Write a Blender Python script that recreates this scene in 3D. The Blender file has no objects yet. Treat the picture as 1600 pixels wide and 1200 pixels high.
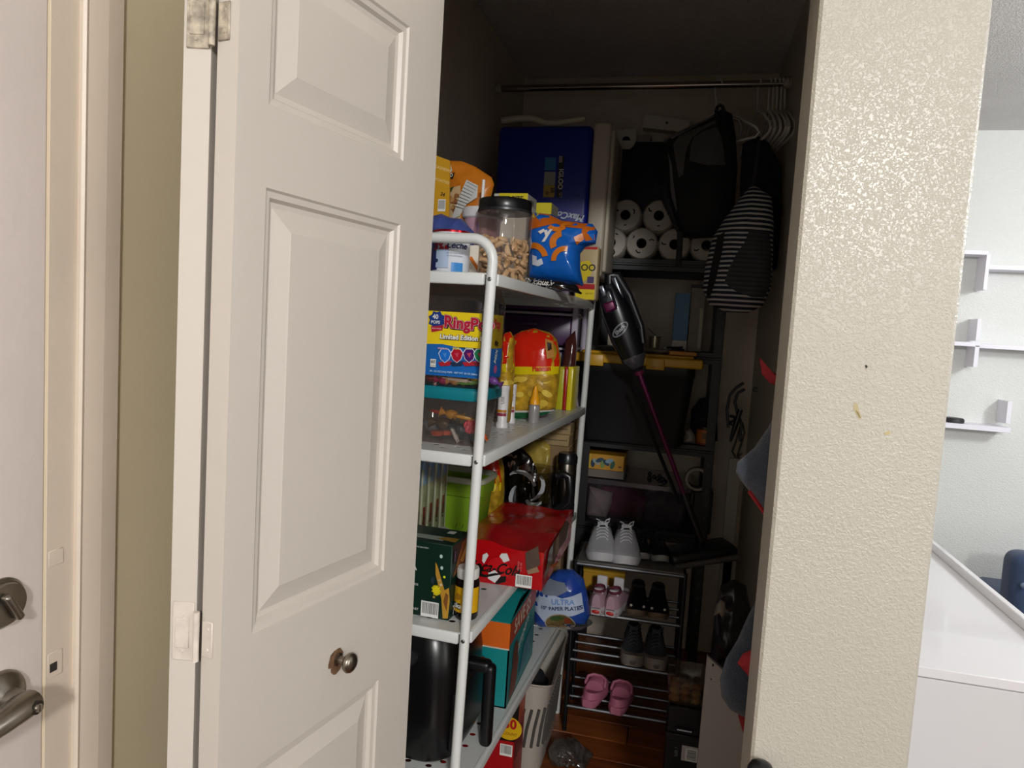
import bpy, bmesh, math, random
from mathutils import Vector, Matrix, noise
R = math.radians
S = bpy.context.scene
COL = S.collection
random.seed(7)

# ------------------------------------------------------------------ camera
F = 1109.0
EYE = Vector((0, 0, 1.46))
_p, _r, _y = R(4.571), R(3.501), R(13.41)
_f = Vector((-math.sin(_y), math.cos(_y), 0)); _ri = Vector((math.cos(_y), math.sin(_y), 0)); _up = Vector((0, 0, 1))
CF = _f*math.cos(_p) - _up*math.sin(_p)
_u2 = _up*math.cos(_p) + _f*math.sin(_p)
CR = _ri*math.cos(_r) + _u2*math.sin(_r)
CU = _u2*math.cos(_r) - _ri*math.sin(_r)
cd = bpy.data.cameras.new('camera'); cam = bpy.data.objects.new('camera', cd); COL.objects.link(cam)
cd.sensor_width = 36; cd.lens = 36*F/1600; cd.clip_start = .02
m = Matrix((CR, CU, -CF)).transposed().to_4x4(); m.translation = EYE; cam.matrix_world = m
S.camera = cam
# ------------------------------------------------------------------ world, lamps, exposure
S.view_settings.view_transform = 'Standard'; S.view_settings.look = 'None'
S.view_settings.gamma = 1; S.view_settings.use_curve_mapping = False
S.view_settings.exposure = 0.0
w = bpy.data.worlds.new('world'); S.world = w; w.use_nodes = True
w.node_tree.nodes['Background'].inputs[0].default_value = (1, .98, .95, 1)
w.node_tree.nodes['Background'].inputs[1].default_value = .8
def lamp(name, loc, size, power, col, aim=None):
    d = bpy.data.lights.new(name, 'AREA'); d.shape = 'DISK'; d.size = size; d.energy = power; d.color = col
    o = bpy.data.objects.new(name, d); COL.objects.link(o); o.location = loc
    if aim: o.rotation_euler = (Vector(aim)-Vector(loc)).to_track_quat('-Z', 'Y').to_euler()
    return o
lamp('hall_ceiling_lamp', (.95, -2.2, 2.45), .30, 82, (1, .992, .975), (-.1, 1.2, 1.1))
d = bpy.data.lights.new('living_room_ceiling_lamp', 'POINT'); d.energy = 78; d.color = (.96, .98, 1); d.shadow_soft_size = .16
o = bpy.data.objects.new('living_room_ceiling_lamp', d); COL.objects.link(o); o.location = (2.5, 2.35, 2.15)

# added fill from the right
d = bpy.data.lights.new('added_right_fill', 'AREA'); d.shape = 'RECTANGLE'; d.size = 2.2; d.size_y = 1.4; d.energy = 46; d.color = (1, .99, .97)
o = bpy.data.objects.new('added_right_fill', d); COL.objects.link(o); o.location = (4.12, -.7, 1.55); o.rotation_euler = (0, R(90), 0)

# ------------------------------------------------------------------ pixel rays -> points in the room (1600 x 1200 frame)
def ray(px, py): return CR*(px-800) - CU*(py-600) + CF*F
def at(px, py, Y): d = ray(px, py); return EYE + d*(Y/d.y)
def onz(px, py, z): d = ray(px, py); return EYE + d*((z-EYE.z)/d.z)
def atx(px, py, X): d = ray(px, py); return EYE + d*(X/d.x)
class Fr:
    """an upright plane through a real point, turned by rot about z; local x runs along it, z is height above its foot"""
    def __init__(s, P, rot=0.0):
        s.P = Vector(P); s.rot = rot
        s.e = Vector((math.cos(rot), math.sin(rot), 0)); s.n = Vector((-math.sin(rot), math.cos(rot), 0))
    def xz(s, px, py):
        d = ray(px, py); t = (s.P-EYE).dot(s.n)/d.dot(s.n); q = EYE + d*t - s.P
        return (q.dot(s.e), q.z)
    def poly(s, pts): return [s.xz(*p) for p in pts]

# ------------------------------------------------------------------ materials
def lin(h):
    h = h.lstrip('#'); c = [int(h[i:i+2], 16)/255 for i in (0, 2, 4)]
    return [((x+.055)/1.055)**2.4 if x > .04045 else x/12.92 for x in c]
MC = {}
def M(hexc, rough=.5, metal=0.0, bump=None, var=0.0, vscale=8, spec=.5, coat=0.0, sheen=0.0):
    key = (hexc, rough, metal, bump, var, vscale, spec, coat, sheen)
    if key in MC: return MC[key]
    mt = bpy.data.materials.new('mat_'+hexc.strip('#')); mt.use_nodes = True
    nt = mt.node_tree; b = nt.nodes['Principled BSDF']; c = lin(hexc)
    b.inputs['Base Color'].default_value = (*c, 1); b.inputs['Roughness'].default_value = rough
    b.inputs['Metallic'].default_value = metal; b.inputs['Specular IOR Level'].default_value = spec
    b.inputs['Coat Weight'].default_value = coat
    if sheen: b.inputs['Sheen Weight'].default_value = sheen
    tc = nt.nodes.new('ShaderNodeTexCoord')
    if var:
        n = nt.nodes.new('ShaderNodeTexNoise'); n.inputs['Scale'].default_value = vscale; n.inputs['Detail'].default_value = 5
        nt.links.new(tc.outputs['Object'], n.inputs['Vector'])
        r = nt.nodes.new('ShaderNodeValToRGB')
        r.color_ramp.elements[0].position = .3; r.color_ramp.elements[1].position = .7
        r.color_ramp.elements[0].color = (*[x*(1-var) for x in c], 1); r.color_ramp.elements[1].color = (*[min(1, x*(1+var)) for x in c], 1)
        nt.links.new(n.outputs['Fac'], r.inputs['Fac']); nt.links.new(r.outputs['Color'], b.inputs['Base Color'])
    if bump:
        n = nt.nodes.new('ShaderNodeTexNoise'); n.inputs['Scale'].default_value = bump[0]; n.inputs['Detail'].default_value = bump[2] if len(bump) > 2 else 3
        nt.links.new(tc.outputs['Object'], n.inputs['Vector'])
        bp = nt.nodes.new('ShaderNodeBump'); bp.inputs['Strength'].default_value = bump[1]; bp.inputs['Distance'].default_value = .004
        nt.links.new(n.outputs['Fac'], bp.inputs['Height']); nt.links.new(bp.outputs['Normal'], b.inputs['Normal'])
    MC[key] = mt
    return mt
def clear(hexc='#ffffff', gloss=.12, rough=.05, veil=0.0, veilc='#cccccc'):
    key = ('clear', hexc, gloss, rough, veil, veilc)
    if key in MC: return MC[key]
    mt = bpy.data.materials.new('mat_clear'); mt.use_nodes = True; nt = mt.node_tree; nt.nodes.clear()
    o = nt.nodes.new('ShaderNodeOutputMaterial'); t = nt.nodes.new('ShaderNodeBsdfTransparent'); g = nt.nodes.new('ShaderNodeBsdfGlossy')
    t.inputs[0].default_value = (*lin(hexc), 1); g.inputs['Roughness'].default_value = rough; g.inputs[0].default_value = (.9, .9, .9, 1)
    lw = nt.nodes.new('ShaderNodeLayerWeight'); lw.inputs[0].default_value = .25
    mr = nt.nodes.new('ShaderNodeMapRange'); mr.inputs[3].default_value = gloss*.4; mr.inputs[4].default_value = min(1, gloss*4)
    mx = nt.nodes.new('ShaderNodeMixShader')
    nt.links.new(lw.outputs['Facing'], mr.inputs[0]); nt.links.new(mr.outputs[0], mx.inputs[0])
    last = t.outputs[0]
    if veil:
        d = nt.nodes.new('ShaderNodeBsdfDiffuse'); d.inputs[0].default_value = (*lin(veilc), 1)
        m2 = nt.nodes.new('ShaderNodeMixShader'); m2.inputs[0].default_value = veil
        nt.links.new(last, m2.inputs[1]); nt.links.new(d.outputs[0], m2.inputs[2]); last = m2.outputs[0]
    nt.links.new(last, mx.inputs[1]); nt.links.new(g.outputs[0], mx.inputs[2]); nt.links.new(mx.outputs[0], o.inputs[0])
    MC[key] = mt
    return mt
def paint(hexc, peel=90, strength=.35, rough=.42, stain=.05, dist=.004):
    """painted plaster with orange-peel relief and faint scuffs"""
    key = ('paint', hexc, peel, strength, rough)
    if key in MC: return MC[key]
    mt = bpy.data.materials.new('mat_paint'); mt.use_nodes = True; nt = mt.node_tree; b = nt.nodes['Principled BSDF']; c = lin(hexc)
    tc = nt.nodes.new('ShaderNodeTexCoord')
    n = nt.nodes.new('ShaderNodeTexNoise'); n.inputs['Scale'].default_value = peel; n.inputs['Detail'].default_value = 2.5; n.inputs['Distortion'].default_value = .6
    r = nt.nodes.new('ShaderNodeValToRGB'); r.color_ramp.elements[0].position = .42; r.color_ramp.elements[1].position = .62
    bp = nt.nodes.new('ShaderNodeBump'); bp.inputs['Strength'].default_value = strength; bp.inputs['Distance'].default_value = dist
    nt.links.new(tc.outputs['Object'], n.inputs['Vector']); nt.links.new(n.outputs['Fac'], r.inputs['Fac'])
    nt.links.new(r.outputs['Color'], bp.inputs['Height']); nt.links.new(bp.outputs['Normal'], b.inputs['Normal'])
    n2 = nt.nodes.new('ShaderNodeTexNoise'); n2.inputs['Scale'].default_value = 2.2; n2.inputs['Detail'].default_value = 6
    r2 = nt.nodes.new('ShaderNodeValToRGB'); r2.color_ramp.elements[0].color = (*[x*(1-stain) for x in c], 1); r2.color_ramp.elements[1].color = (*c, 1)
    r2.color_ramp.elements[0].position = .35; r2.color_ramp.elements[1].position = .6
    nt.links.new(tc.outputs['Object'], n2.inputs['Vector']); nt.links.new(n2.outputs['Fac'], r2.inputs['Fac']); nt.links.new(r2.outputs['Color'], b.inputs['Base Color'])
    b.inputs['Roughness'].default_value = rough
    MC[key] = mt
    return mt
def stripes(c1, c2, scale, axis='Z', dist=1.5):
    mt = bpy.data.materials.new('mat_stripes'); mt.use_nodes = True; nt = mt.node_tree; b = nt.nodes['Principled BSDF']
    tc = nt.nodes.new('ShaderNodeTexCoord'); wv = nt.nodes.new('ShaderNodeTexWave'); wv.bands_direction = axis
    wv.inputs['Scale'].default_value = scale; wv.inputs['Distortion'].default_value = dist; wv.inputs['Detail'].default_value = 1; wv.inputs['Detail Scale'].default_value = .4
    r = nt.nodes.new('ShaderNodeValToRGB'); r.color_ramp.interpolation = 'CONSTANT'; r.color_ramp.elements[1].position = .62
    r.color_ramp.elements[0].color = (*lin(c1), 1); r.color_ramp.elements[1].color = (*lin(c2), 1)
    nt.links.new(tc.outputs['Object'], wv.inputs['Vector']); nt.links.new(wv.outputs['Fac'], r.inputs['Fac']); nt.links.new(r.outputs['Color'], b.inputs['Base Color'])
    b.inputs['Roughness'].default_value = .85
    return mt
def woodmat(hexa, hexb, rough=.35, sx=3, sy=40):
    key = ('wood', hexa, hexb, sx, sy)
    if key in MC: return MC[key]
    mt = bpy.data.materials.new('mat_wood'); mt.use_nodes = True; nt = mt.node_tree; b = nt.nodes['Principled BSDF']
    tc = nt.nodes.new('ShaderNodeTexCoord'); mp = nt.nodes.new('ShaderNodeMapping'); mp.inputs['Scale'].default_value = (sx, sy, sy)
    n = nt.nodes.new('ShaderNodeTexNoise'); n.inputs['Scale'].default_value = 1; n.inputs['Detail'].default_value = 6
    r = nt.nodes.new('ShaderNodeValToRGB'); r.color_ramp.elements[0].color = (*lin(hexa), 1); r.color_ramp.elements[1].color = (*lin(hexb), 1)
    r.color_ramp.elements[0].position = .35; r.color_ramp.elements[1].position = .65
    nt.links.new(tc.outputs['Object'], mp.inputs[0]); nt.links.new(mp.outputs[0], n.inputs['Vector']); nt.links.new(n.outputs['Fac'], r.inputs['Fac'])
    nt.links.new(r.outputs['Color'], b.inputs['Base Color']); b.inputs['Roughness'].default_value = rough
    MC[key] = mt
    return mt

# ------------------------------------------------------------------ mesh kit
class G:
    """collects shapes, then links them as one mesh object"""
    def __init__(s): s.v = []; s.f = []; s.m = []; s.sm = []
    def add(s, v, f, mi=0, smooth=False):
        k = len(s.v); s.v += [tuple(p) for p in v]
        for q in f: s.f.append(tuple(i+k for i in q)); s.m.append(mi); s.sm.append(smooth)
        return s
    def bm(s, b, mi=0, smooth=False, mx=None):
        b.verts.index_update()
        v = [(mx @ p.co if mx else p.co) for p in b.verts]; f = [[x.index for x in q.verts] for q in b.faces]
        b.free(); return s.add(v, f, mi, smooth)
    def box(s, c, d, bev=0.0, seg=2, mi=0, rz=0.0, mx=None, smooth=None):
        b = bmesh.new(); bmesh.ops.create_cube(b, size=1, matrix=Matrix.Diagonal((*d, 1)))
        if bev: bmesh.ops.bevel(b, geom=list(b.edges), offset=min(bev, min(d)*.49), segments=seg, profile=.5, affect='EDGES')
        mm = Matrix.Translation(c) @ (Matrix.Rotation(rz, 4, 'Z') if rz else Matrix())
        if mx: mm = mx @ mm
        return s.bm(b, mi, bool(bev) if smooth is None else smooth, mm)
    def lathe(s, prof, n=24, c=(0, 0, 0), mi=0, cap=True, mx=None, smooth=True, sx=1, sy=1):
        v = []; f = []
        for r, z in prof:
            for k in range(n):
                a = 2*math.pi*k/n; v.append(Vector((c[0]+r*sx*math.cos(a), c[1]+r*sy*math.sin(a), c[2]+z)))
        for i in range(len(prof)-1):
            for k in range(n):
                f.append((i*n+k, i*n+(k+1) % n, (i+1)*n+(k+1) % n, (i+1)*n+k))
        if cap:
            f.append(tuple(range(n))[::-1]); f.append(tuple(range((len(prof)-1)*n, len(prof)*n)))
        if mx: v = [mx @ p for p in v]
        return s.add(v, f, mi, smooth)
    def tube(s, pts, r, n=8, mi=0, closed=False, flat=1.0, cap=True):
        pts = [Vector(p) for p in pts]; N = len(pts); v = []; f = []
        rr = r if isinstance(r, (list, tuple)) else [r]*N
        up = None
        for i, p in enumerate(pts):
            t = (pts[(i+1) % N]-pts[i-1]) if closed else (pts[min(i+1, N-1)]-pts[max(i-1, 0)])
            t.normalize()
            if up is None:
                up = Vector((0, 0, 1)) if abs(t.z) < .9 else Vector((0, 1, 0))
            a = t.cross(up); a.normalize(); b = a.cross(t); b.normalize(); up = b
            for k in range(n):
                th = 2*math.pi*k/n; v.append(p + a*(rr[i]*math.cos(th)) + b*(rr[i]*flat*math.sin(th)))
        L = N if closed else N-1
        for i in range(L):
            j = (i+1) % N
            for k in range(n): f.append((i*n+k, i*n+(k+1) % n, j*n+(k+1) % n, j*n+k))
        if cap and not closed: f.append(tuple(range(n))[::-1]); f.append(tuple(range((N-1)*n, N*n)))
        return s.add(v, f, mi, True)
    def prism(s, pts, y0, y1, mi=0, plane='xz', mx=None, smooth=False):
        """outline extruded; plane xz -> along y, xy -> along z"""
        n = len(pts)
        if plane == 'xz': v = [Vector((p[0], y0, p[1])) for p in pts]+[Vector((p[0], y1, p[1])) for p in pts]
        elif plane == 'yz': v = [Vector((y0, p[0], p[1])) for p in pts]+[Vector((y1, p[0], p[1])) for p in pts]
        else: v = [Vector((p[0], p[1], y0)) for p in pts]+[Vector((p[0], p[1], y1)) for p in pts]
        f = [tuple(range(n)), tuple(range(n, 2*n))[::-1]]+[(i, (i+1) % n+0, (i+1) % n+n, i+n)[::-1] for i in range(n)]
        if mx: v = [mx @ p for p in v]
        return s.add(v, f, mi, smooth)
    def loft(s, rings, mi=0, cap=True, smooth=True, closed=True):
        n = len(rings[0]); v = [p for r in rings for p in r]; f = []
        for i in range(len(rings)-1):
            for k in range(n if closed else n-1): f.append((i*n+k, i*n+(k+1) % n, (i+1)*n+(k+1) % n, (i+1)*n+k))
        if cap: f.append(tuple(range(n))[::-1]); f.append(tuple(range((len(rings)-1)*n, len(rings)*n)))
        return s.add(v, f, mi, smooth)
    def ball(s, c, d, n=14, mi=0, mx=None, rz=0):
        b = bmesh.new(); bmesh.ops.create_uvsphere(b, u_segments=n, v_segments=max(6, n*2//3), radius=.5)
        mm = Matrix.Translation(c) @ Matrix.Rotation(rz, 4, 'Z') @ Matrix.Diagonal((*d, 1))
        if mx: mm = mx @ mm
        return s.bm(b, mi, True, mm)
    def done(s, name, mats, parent=None, fix=True):
        me = bpy.data.meshes.new(name); me.from_pydata(s.v, [], s.f)
        for q in (mats if isinstance(mats, (list, tuple)) else [mats]): me.materials.append(q)
        me.polygons.foreach_set('material_index', s.m); me.polygons.foreach_set('use_smooth', s.sm)
        if fix:
            b = bmesh.new(); b.from_mesh(me); bmesh.ops.recalc_face_normals(b, faces=b.faces); b.to_mesh(me); b.free()
        me.update()
        if any(s.sm):
            try: me.set_sharp_from_angle(angle=R(42))
            except Exception: pass
        return link(name, me, parent)
def link(name, me, parent=None):
    o = bpy.data.objects.new(name, me); COL.objects.link(o)
    if parent: o.parent = parent
    return o
def thing(name, label, cat, loc=(0, 0, 0), rot=0.0, group=None):
    o = bpy.data.objects.new(name, None); COL.objects.link(o); o.location = loc; o.rotation_euler = (0, 0, rot); o.empty_display_size = .05
    return tag(o, label, cat, group)
def tag(o, label, cat, group=None):
    o['label'] = label; o['category'] = cat
    if group: o['group'] = group
    return o
def struct(o): o['kind'] = 'structure'; return o
def copy_thing(o, loc, rot, label):
    c = o.copy(); COL.objects.link(c); c.location = loc; c.rotation_euler = (0, 0, rot); c['label'] = label
    for ch in list(o.children):
        d = ch.copy(); COL.objects.link(d); d.parent = c
        for g in list(ch.children):
            e = g.copy(); COL.objects.link(e); e.parent = d
    return c
class Pillow:
    """a stuffed pouch: outline in local x,z, bulging to -y (front) and +y (back); front() maps flat print onto it"""
    def __init__(s, outline, T, p=2.2, q=.6, wr=.0, seed=0, back=1.0, fs=14, c=None):
        s.o = [Vector((x, z)) for x, z in outline]; s.T = T; s.p = p; s.q = q; s.wr = wr; s.sd = seed; s.back = back; s.fs = fs
        s.c = Vector(c) if c else sum(s.o, Vector((0, 0)))/len(s.o)
    def rad(s, th):
        d = Vector((math.cos(th), math.sin(th))); best = 1e-4; n = len(s.o)
        for i in range(n):
            a = s.o[i]-s.c; b = s.o[(i+1) % n]-s.c; e = b-a
            den = d.x*e.y-d.y*e.x
            if abs(den) < 1e-12: continue
            t = (a.x*e.y-a.y*e.x)/den; u = (a.x*d.y-a.y*d.x)/den
            if t > 0 and -1e-6 <= u <= 1+1e-6: best = max(best, t)
        return best
    def y(s, x, z, t, side):
        h = max(0, 1-t**s.p)**s.q
        k = s.wr*noise.noise(Vector((x*s.fs+s.sd*7, z*s.fs, s.sd+side)))+s.wr*.5*noise.noise(Vector((x*s.fs*2.7, z*s.fs*2.7+s.sd, side)))
        return (s.T*h + k*min(1, h*1.6))*(1 if side < 0 else s.back)
    def front(s, x, z, off=0):
        d = Vector((x, z))-s.c; r = d.length
        t = 0 if r < 1e-6 else min(1, r/s.rad(math.atan2(d.y, d.x)))
        return Vector((x, -s.y(x, z, t, -1)-off-.0022, z))
    def geo(s, g=None, n=56, rings=10, mi=0):
        g = g or G(); v = []; f = []
        ths = [2*math.pi*k/n for k in range(n)]
        cor = [math.atan2((p-s.c).y, (p-s.c).x) % (2*math.pi) for p in s.o]
        for a in cor:
            j = min(range(n), key=lambda k: abs((ths[k]-a+math.pi) % (2*math.pi)-math.pi)); ths[j] = a
        ths.sort(); rd = [s.rad(a) for a in ths]
        for side in (-1, 1):
            base = len(v); v.append((s.c.x, (-1 if side < 0 else 1)*s.y(s.c.x, s.c.y, 0, side), s.c.y))
            for i in range(1, rings+1):
                t = (i/rings)**.75
                for k in range(n):
                    x = s.c.x+math.cos(ths[k])*rd[k]*t; z = s.c.y+math.sin(ths[k])*rd[k]*t
                    v.append((x, side*s.y(x, z, t, side), z))
            for k in range(n):
                a, b = base+1+k, base+1+(k+1) % n
                f.append((base, a, b) if side < 0 else (base, b, a))
                for i in range(rings-1):
                    q = (base+1+i*n+k, base+1+(i+1)*n+k, base+1+(i+1)*n+(k+1) % n, base+1+i*n+(k+1) % n)
                    f.append(q if side < 0 else q[::-1])
        return g.add(v, f, mi, True)

# ---- flat print laid onto a surface
def flat_front(y): return lambda x, z, off: Vector((x, y-off, z))
def flat_right(X): return lambda a, z, off: Vector((X+off, a, z))
def flat_top(Z): return lambda x, a, off: Vector((x, a, Z+off))
def cyl_front(r): return lambda x, z, off: Vector(((r+off)*math.sin(x/r), -(r+off)*math.cos(x/r), z))
_fc = {}
def text_mesh(t, bold):
    if (t, bold) not in _fc:
        cu = bpy.data.curves.new('lettering', 'FONT'); cu.body = t; cu.align_x = 'CENTER'; cu.align_y = 'CENTER'; cu.offset = bold; cu.resolution_u = 3
        o = bpy.data.objects.new('lettering', cu); me = bpy.data.meshes.new_from_object(o)
        _fc[(t, bold)] = ([(p.co.x, p.co.y) for p in me.vertices], [tuple(p.vertices) for p in me.polygons])
        bpy.data.objects.remove(o); bpy.data.curves.remove(cu); bpy.data.meshes.remove(me)
    return _fc[(t, bold)]
def ell(x, z, rx, rz, n=20, a=0.0):
    return [(x+rx*math.cos(k*2*math.pi/n)*math.cos(a)-rz*math.sin(k*2*math.pi/n)*math.sin(a), z+rx*math.cos(k*2*math.pi/n)*math.sin(a)+rz*math.sin(k*2*math.pi/n)*math.cos(a)) for k in range(n)]
def rct(x, z, w, h): return [(x-w/2, z-h/2), (x+w/2, z-h/2), (x+w/2, z+h/2), (x-w/2, z+h/2)]
def star(x, z, r, k=9, q=.6): return [(x+(r if i % 2 == 0 else r*q)*math.cos(i*math.pi/k), z+(r if i % 2 == 0 else r*q)*math.sin(i*math.pi/k)) for i in range(2*k)]
def decal(name, parent, surf, items, cut=0.0, base=.0006, step=.0003, label=None):
    g = G(); mats = []
    def mi(mt):
        if mt not in mats: mats.append(mt)
        return mats.index(mt)
    lay = 0
    def poly(pts, mt):
        b = bmesh.new(); vs = [b.verts.new((p[0], p[1], 0)) for p in pts]
        try: b.faces.new(vs)
        except Exception: b.free(); return
        bmesh.ops.triangulate(b, faces=b.faces)
        if cut:
            xs = [p[0] for p in pts]; zs = [p[1] for p in pts]
            for lo, hi, ax in ((min(xs), max(xs), (1, 0, 0)), (min(zs), max(zs), (0, 1, 0))):
                k = math.floor(lo/cut)+1
                while k*cut < hi:
                    bmesh.ops.bisect_plane(b, geom=list(b.verts)+list(b.edges)+list(b.faces), plane_co=Vector(ax)*(k*cut), plane_no=ax); k += 1
        b.verts.index_update()
        g.add([surf(p.co.x, p.co.y, base+step*lay) for p in b.verts], [[q.index for q in fc.verts] for fc in b.faces], mi(mt), bool(cut)); b.free()
    for it in items:
        if it[0] == 'p': poly(it[1], it[2])
        elif it[0] == 't':
            _, t, x, z, size, mt = it[:6]; op = it[6] if len(it) > 6 else {}
            a = op.get('rot', 0); sx = op.get('sx', 1); sh = op.get('shear', 0); arc = op.get('arc', 0)
            v, f = text_mesh(t, op.get('bold', 0))
            out = []
            for px, py in v:
                X = (px*sx+py*sh)*size; Y = py*size+arc*X*X
                out.append(surf(x+X*math.cos(a)-Y*math.sin(a), z+X*math.sin(a)+Y*math.cos(a), base+step*lay))
            g.add(out, f, mi(mt), bool(cut))
        elif it[0] == 'bar':
            _, x, z, w_, h_ = it[:5]; vert = len(it) > 5
            poly(rct(x, z, w_, h_), M('#e9e9e4', .6)); lay += 1
            rd = random.Random(int(w_*1e5)); L = (h_ if vert else w_); c = -L*.42
            while c < L*.42:
                q = rd.choice((.012, .02, .03))*L
                poly(rct(x, z+c+q/2, w_*.8, q) if vert else rct(x+c+q/2, z+h_*.06, q, h_*.72), M('#161616', .6)); c += q+rd.choice((.014, .02, .03))*L
        lay += 1
    o = g.done(name, mats, parent, fix=False)
    if label: o['label'] = label
    return o

# ================================================================== THE SETTING
ZC = 2.63; YB = 3.36; XL = -.83; XR = .31; YF = 1.24
WHITE = paint('#d8d3c6', 70, .10, .5, .04); CREAM = paint('#bdb8ac', 210, .27, .34, .04, .004); TAN = paint('#cabda0', 60, .03, .55, .06)
CLOSET = paint('#dccfbe', 110, .25, .6, .1); CEIL = paint('#e2e0de', 150, .6, .85, .08, .008); FARW = paint('#dddfdc', 120, .3, .5, .03)
TRIMW = paint('#d5c6b5', 40, .05, .42, .09); DOORW = paint('#e2d6d0', 30, .05, .45, .05); BIF = paint('#c9c1b7', 25, .04, .42, .03)
def slab(name, x0, x1, y0, y1, z0, z1, mt):
    return struct(G().box(((x0+x1)/2, (y0+y1)/2, (z0+z1)/2), (x1-x0, y1-y0, z1-z0)).done(name, mt))
# floor with planks laid in the closet
fl = slab('floor', -3, 4.3, -2.9, 4.4, -.12, -.016, M('#3a1d0e', .6))
plankm = [woodmat('#6b3514', '#8a4a20', .32, 3, 26), woodmat('#5e2d10', '#7c4119', .34, 4, 30), woodmat('#743b19', '#935225', .3, 3, 24)]
pm = []
for k in range(3):
    g = G(); g.box((0, 0, -.008), (.896, .116, .016), .0025, 1); o = g.done('plank', plankm[k], fl); pm.append(o.data)
    o.location = (-.38+.9*(k-1)*.0, .62+.12*k, 0)
row = 0
yy = .98
while yy < YB+.1:
    off = (row*.37) % .9
    for kx in (-1, 0, 1):
        o = link('plank', pm[(row*2+kx) % 3], fl); o.location = (-.4+off-.45+kx*.9, yy, 0)
    row += 1; yy += .12
slab('ceiling', -3, 4.3, -2.9, 4.4, ZC, ZC+.1, CEIL)
slab('wall_back', XL-.12, .41, YB, YB+.1, -.1, ZC, CLOSET)
slab('wall_closet_left', XL-.12, XL, YF+.125, YB, -.1, ZC, CLOSET)
c = .005
struct(G().prism([(.166+c, YF), (.41-c, YF), (.41, YF+c), (.41, YB+.1), (XR, YB+.1), (XR, YF+.125), (.166, YF+.125), (.166, YF+c)], -.1, ZC, plane='xy').done('wall_right', CREAM))
wr_ = bpy.data.objects['wall_right']
def wmark(pts, hx): return [('p', [(at(a, b, YF).x, at(a, b, YF).z) for a, b in pts], M(hx, .7))]
decal('paint_chip', wr_, flat_front(YF), wmark([(1334, 629), (1340, 631), (1342, 640), (1346, 652), (1344, 656), (1338, 648), (1333, 638)], '#b7aa86') + wmark([(1336, 640), (1341, 644), (1345, 653), (1342, 652)], '#8f7b4c'))
decal('paint_chip', wr_, flat_front(YF), wmark([(1351, 571), (1354, 570), (1356, 573), (1353, 576)], '#2a2622'))
decal('paint_chip', wr_, flat_front(YF), wmark([(1381, 676), (1390, 673), (1391, 678), (1383, 680)], '#bfae80'))
g = G(); g.box((-.842, YF+.0625, 1.26), (.214, .125, 2.72)); g.box((-.2845, YF+.02, (2.055+ZC)/2), (.901, .04, ZC-2.055)); struct(g.done('wall_front', WHITE))
slab('wall_far', .2, 4.3, 4.25, 4.35, -.1, ZC, FARW)
slab('wall_living', 4.2, 4.3, -2.9, 4.35, -.1, ZC, FARW)
# left wall with the entry door
slab('wall_left', -.95, -.806, .80, YF, -.1, ZC, TAN)
g = G(); g.box((-.878, -1.5, 1.26), (.144, 2.6, 2.72)); g.box((-.878, .3, 2.36), (.144, 1.0, .54)); struct(g.done('wall_left', TAN))
tr = G()
tr.prism([(.757, -.835), (.803, -.835), (.803, -.806), (.757, -.8035)], 0, 2.1, plane='xy', mx=Matrix(((0, 1, 0, 0), (1, 0, 0, 0), (0, 0, 1, 0), (0, 0, 0, 1))))
struct(tr.done('trim_1', TRIMW))
tr = G(); tr.prism([(.803, -.83), (.873, -.83), (.873, -.804), (.870, -.7985), (.842, -.797), (.812, -.8), (.806, -.7975), (.803, -.801)], 0, 2.17, plane='xy', mx=Matrix(((0, 1, 0, 0), (1, 0, 0, 0), (0, 0, 1, 0), (0, 0, 0, 1))))
struct(tr.done('trim_2', TRIMW))
# entry door
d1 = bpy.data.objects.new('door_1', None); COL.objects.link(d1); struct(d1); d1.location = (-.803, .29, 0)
NK = M('#8d877d', .34, 1.0, var=.12, vscale=30)
def dl(g, name, mt, parent=d1): return g.done(name, mt, parent)
g = G(); g.box((-.022, .005, 1.06), (.044, .915, 2.08), .003, 2); dl(g, 'door_slab', DOORW)
g = G(); g.box((-.006, .4655, 1.06), (.010, .004, 2.06)); dl(g, 'seam_daylight', M('#ead9bd', .6))  # thin cream strip, its colour painting the daylight that leaks through the door seam
rotx = Matrix.Rotation(R(90), 4, 'Y')
def disc(cy, cz, prof, n=40, x0=0.0):
    return G().lathe(prof, n, mx=Matrix.Translation((x0, cy-.29, cz)) @ rotx)
db = dl(disc(.691, 1.078, [(.001, 0), (.032, 0), (.032, .003), (.029, .006), (.0275, .006), (.026, .012), (.001, .013)]), 'deadbolt', NK)
g = G(); g.box((.018, .691-.29, 1.075), (.012, .010, .042), .004, 3, mx=Matrix.Translation((0, .401, 1.078)) @ Matrix.Rotation(R(30), 4, 'X') @ Matrix.Translation((0, -.401, -1.078))); g.done('thumb_turn', NK, db)
lv = dl(disc(.690, .957, [(.001, 0), (.033, 0), (.033, .004), (.030, .009), (.019, .014), (.014, .018), (.0125, .040), (.001, .040)]), 'lever_handle', NK)
pts = [Vector((.044, .690-.29+.006, .957)), Vector((.046, .690-.29-.01, .957)), Vector((.050, .690-.29-.04, .955)), Vector((.051, .690-.29-.08, .951)), Vector((.047, .690-.29-.12, .949))]
g = G(); g.tube(pts, [.0165, .0185, .0165, .0135, .011], 14, flat=.9); g.done('lever', NK, lv)
g = G().lathe([(.001, .0), (.0085, 0), (.0085, .0035), (.001, .0042)], 24, mx=Matrix.Translation((.0605, .690-.29-.004, .957)) @ rotx); g.done('lock_ring', M('#4a4640', .4, 1), lv)
g = G().lathe([(.001, .0), (.0058, 0), (.0050, .0045), (.001, .005)], 20, mx=Matrix.Translation((.0630, .690-.29-.004, .957)) @ rotx); g.box((.0685, .396, .957), (.001, .0015, .008)); g.done('lock_button', M('#9d978c', .3, 1), lv)
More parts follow.
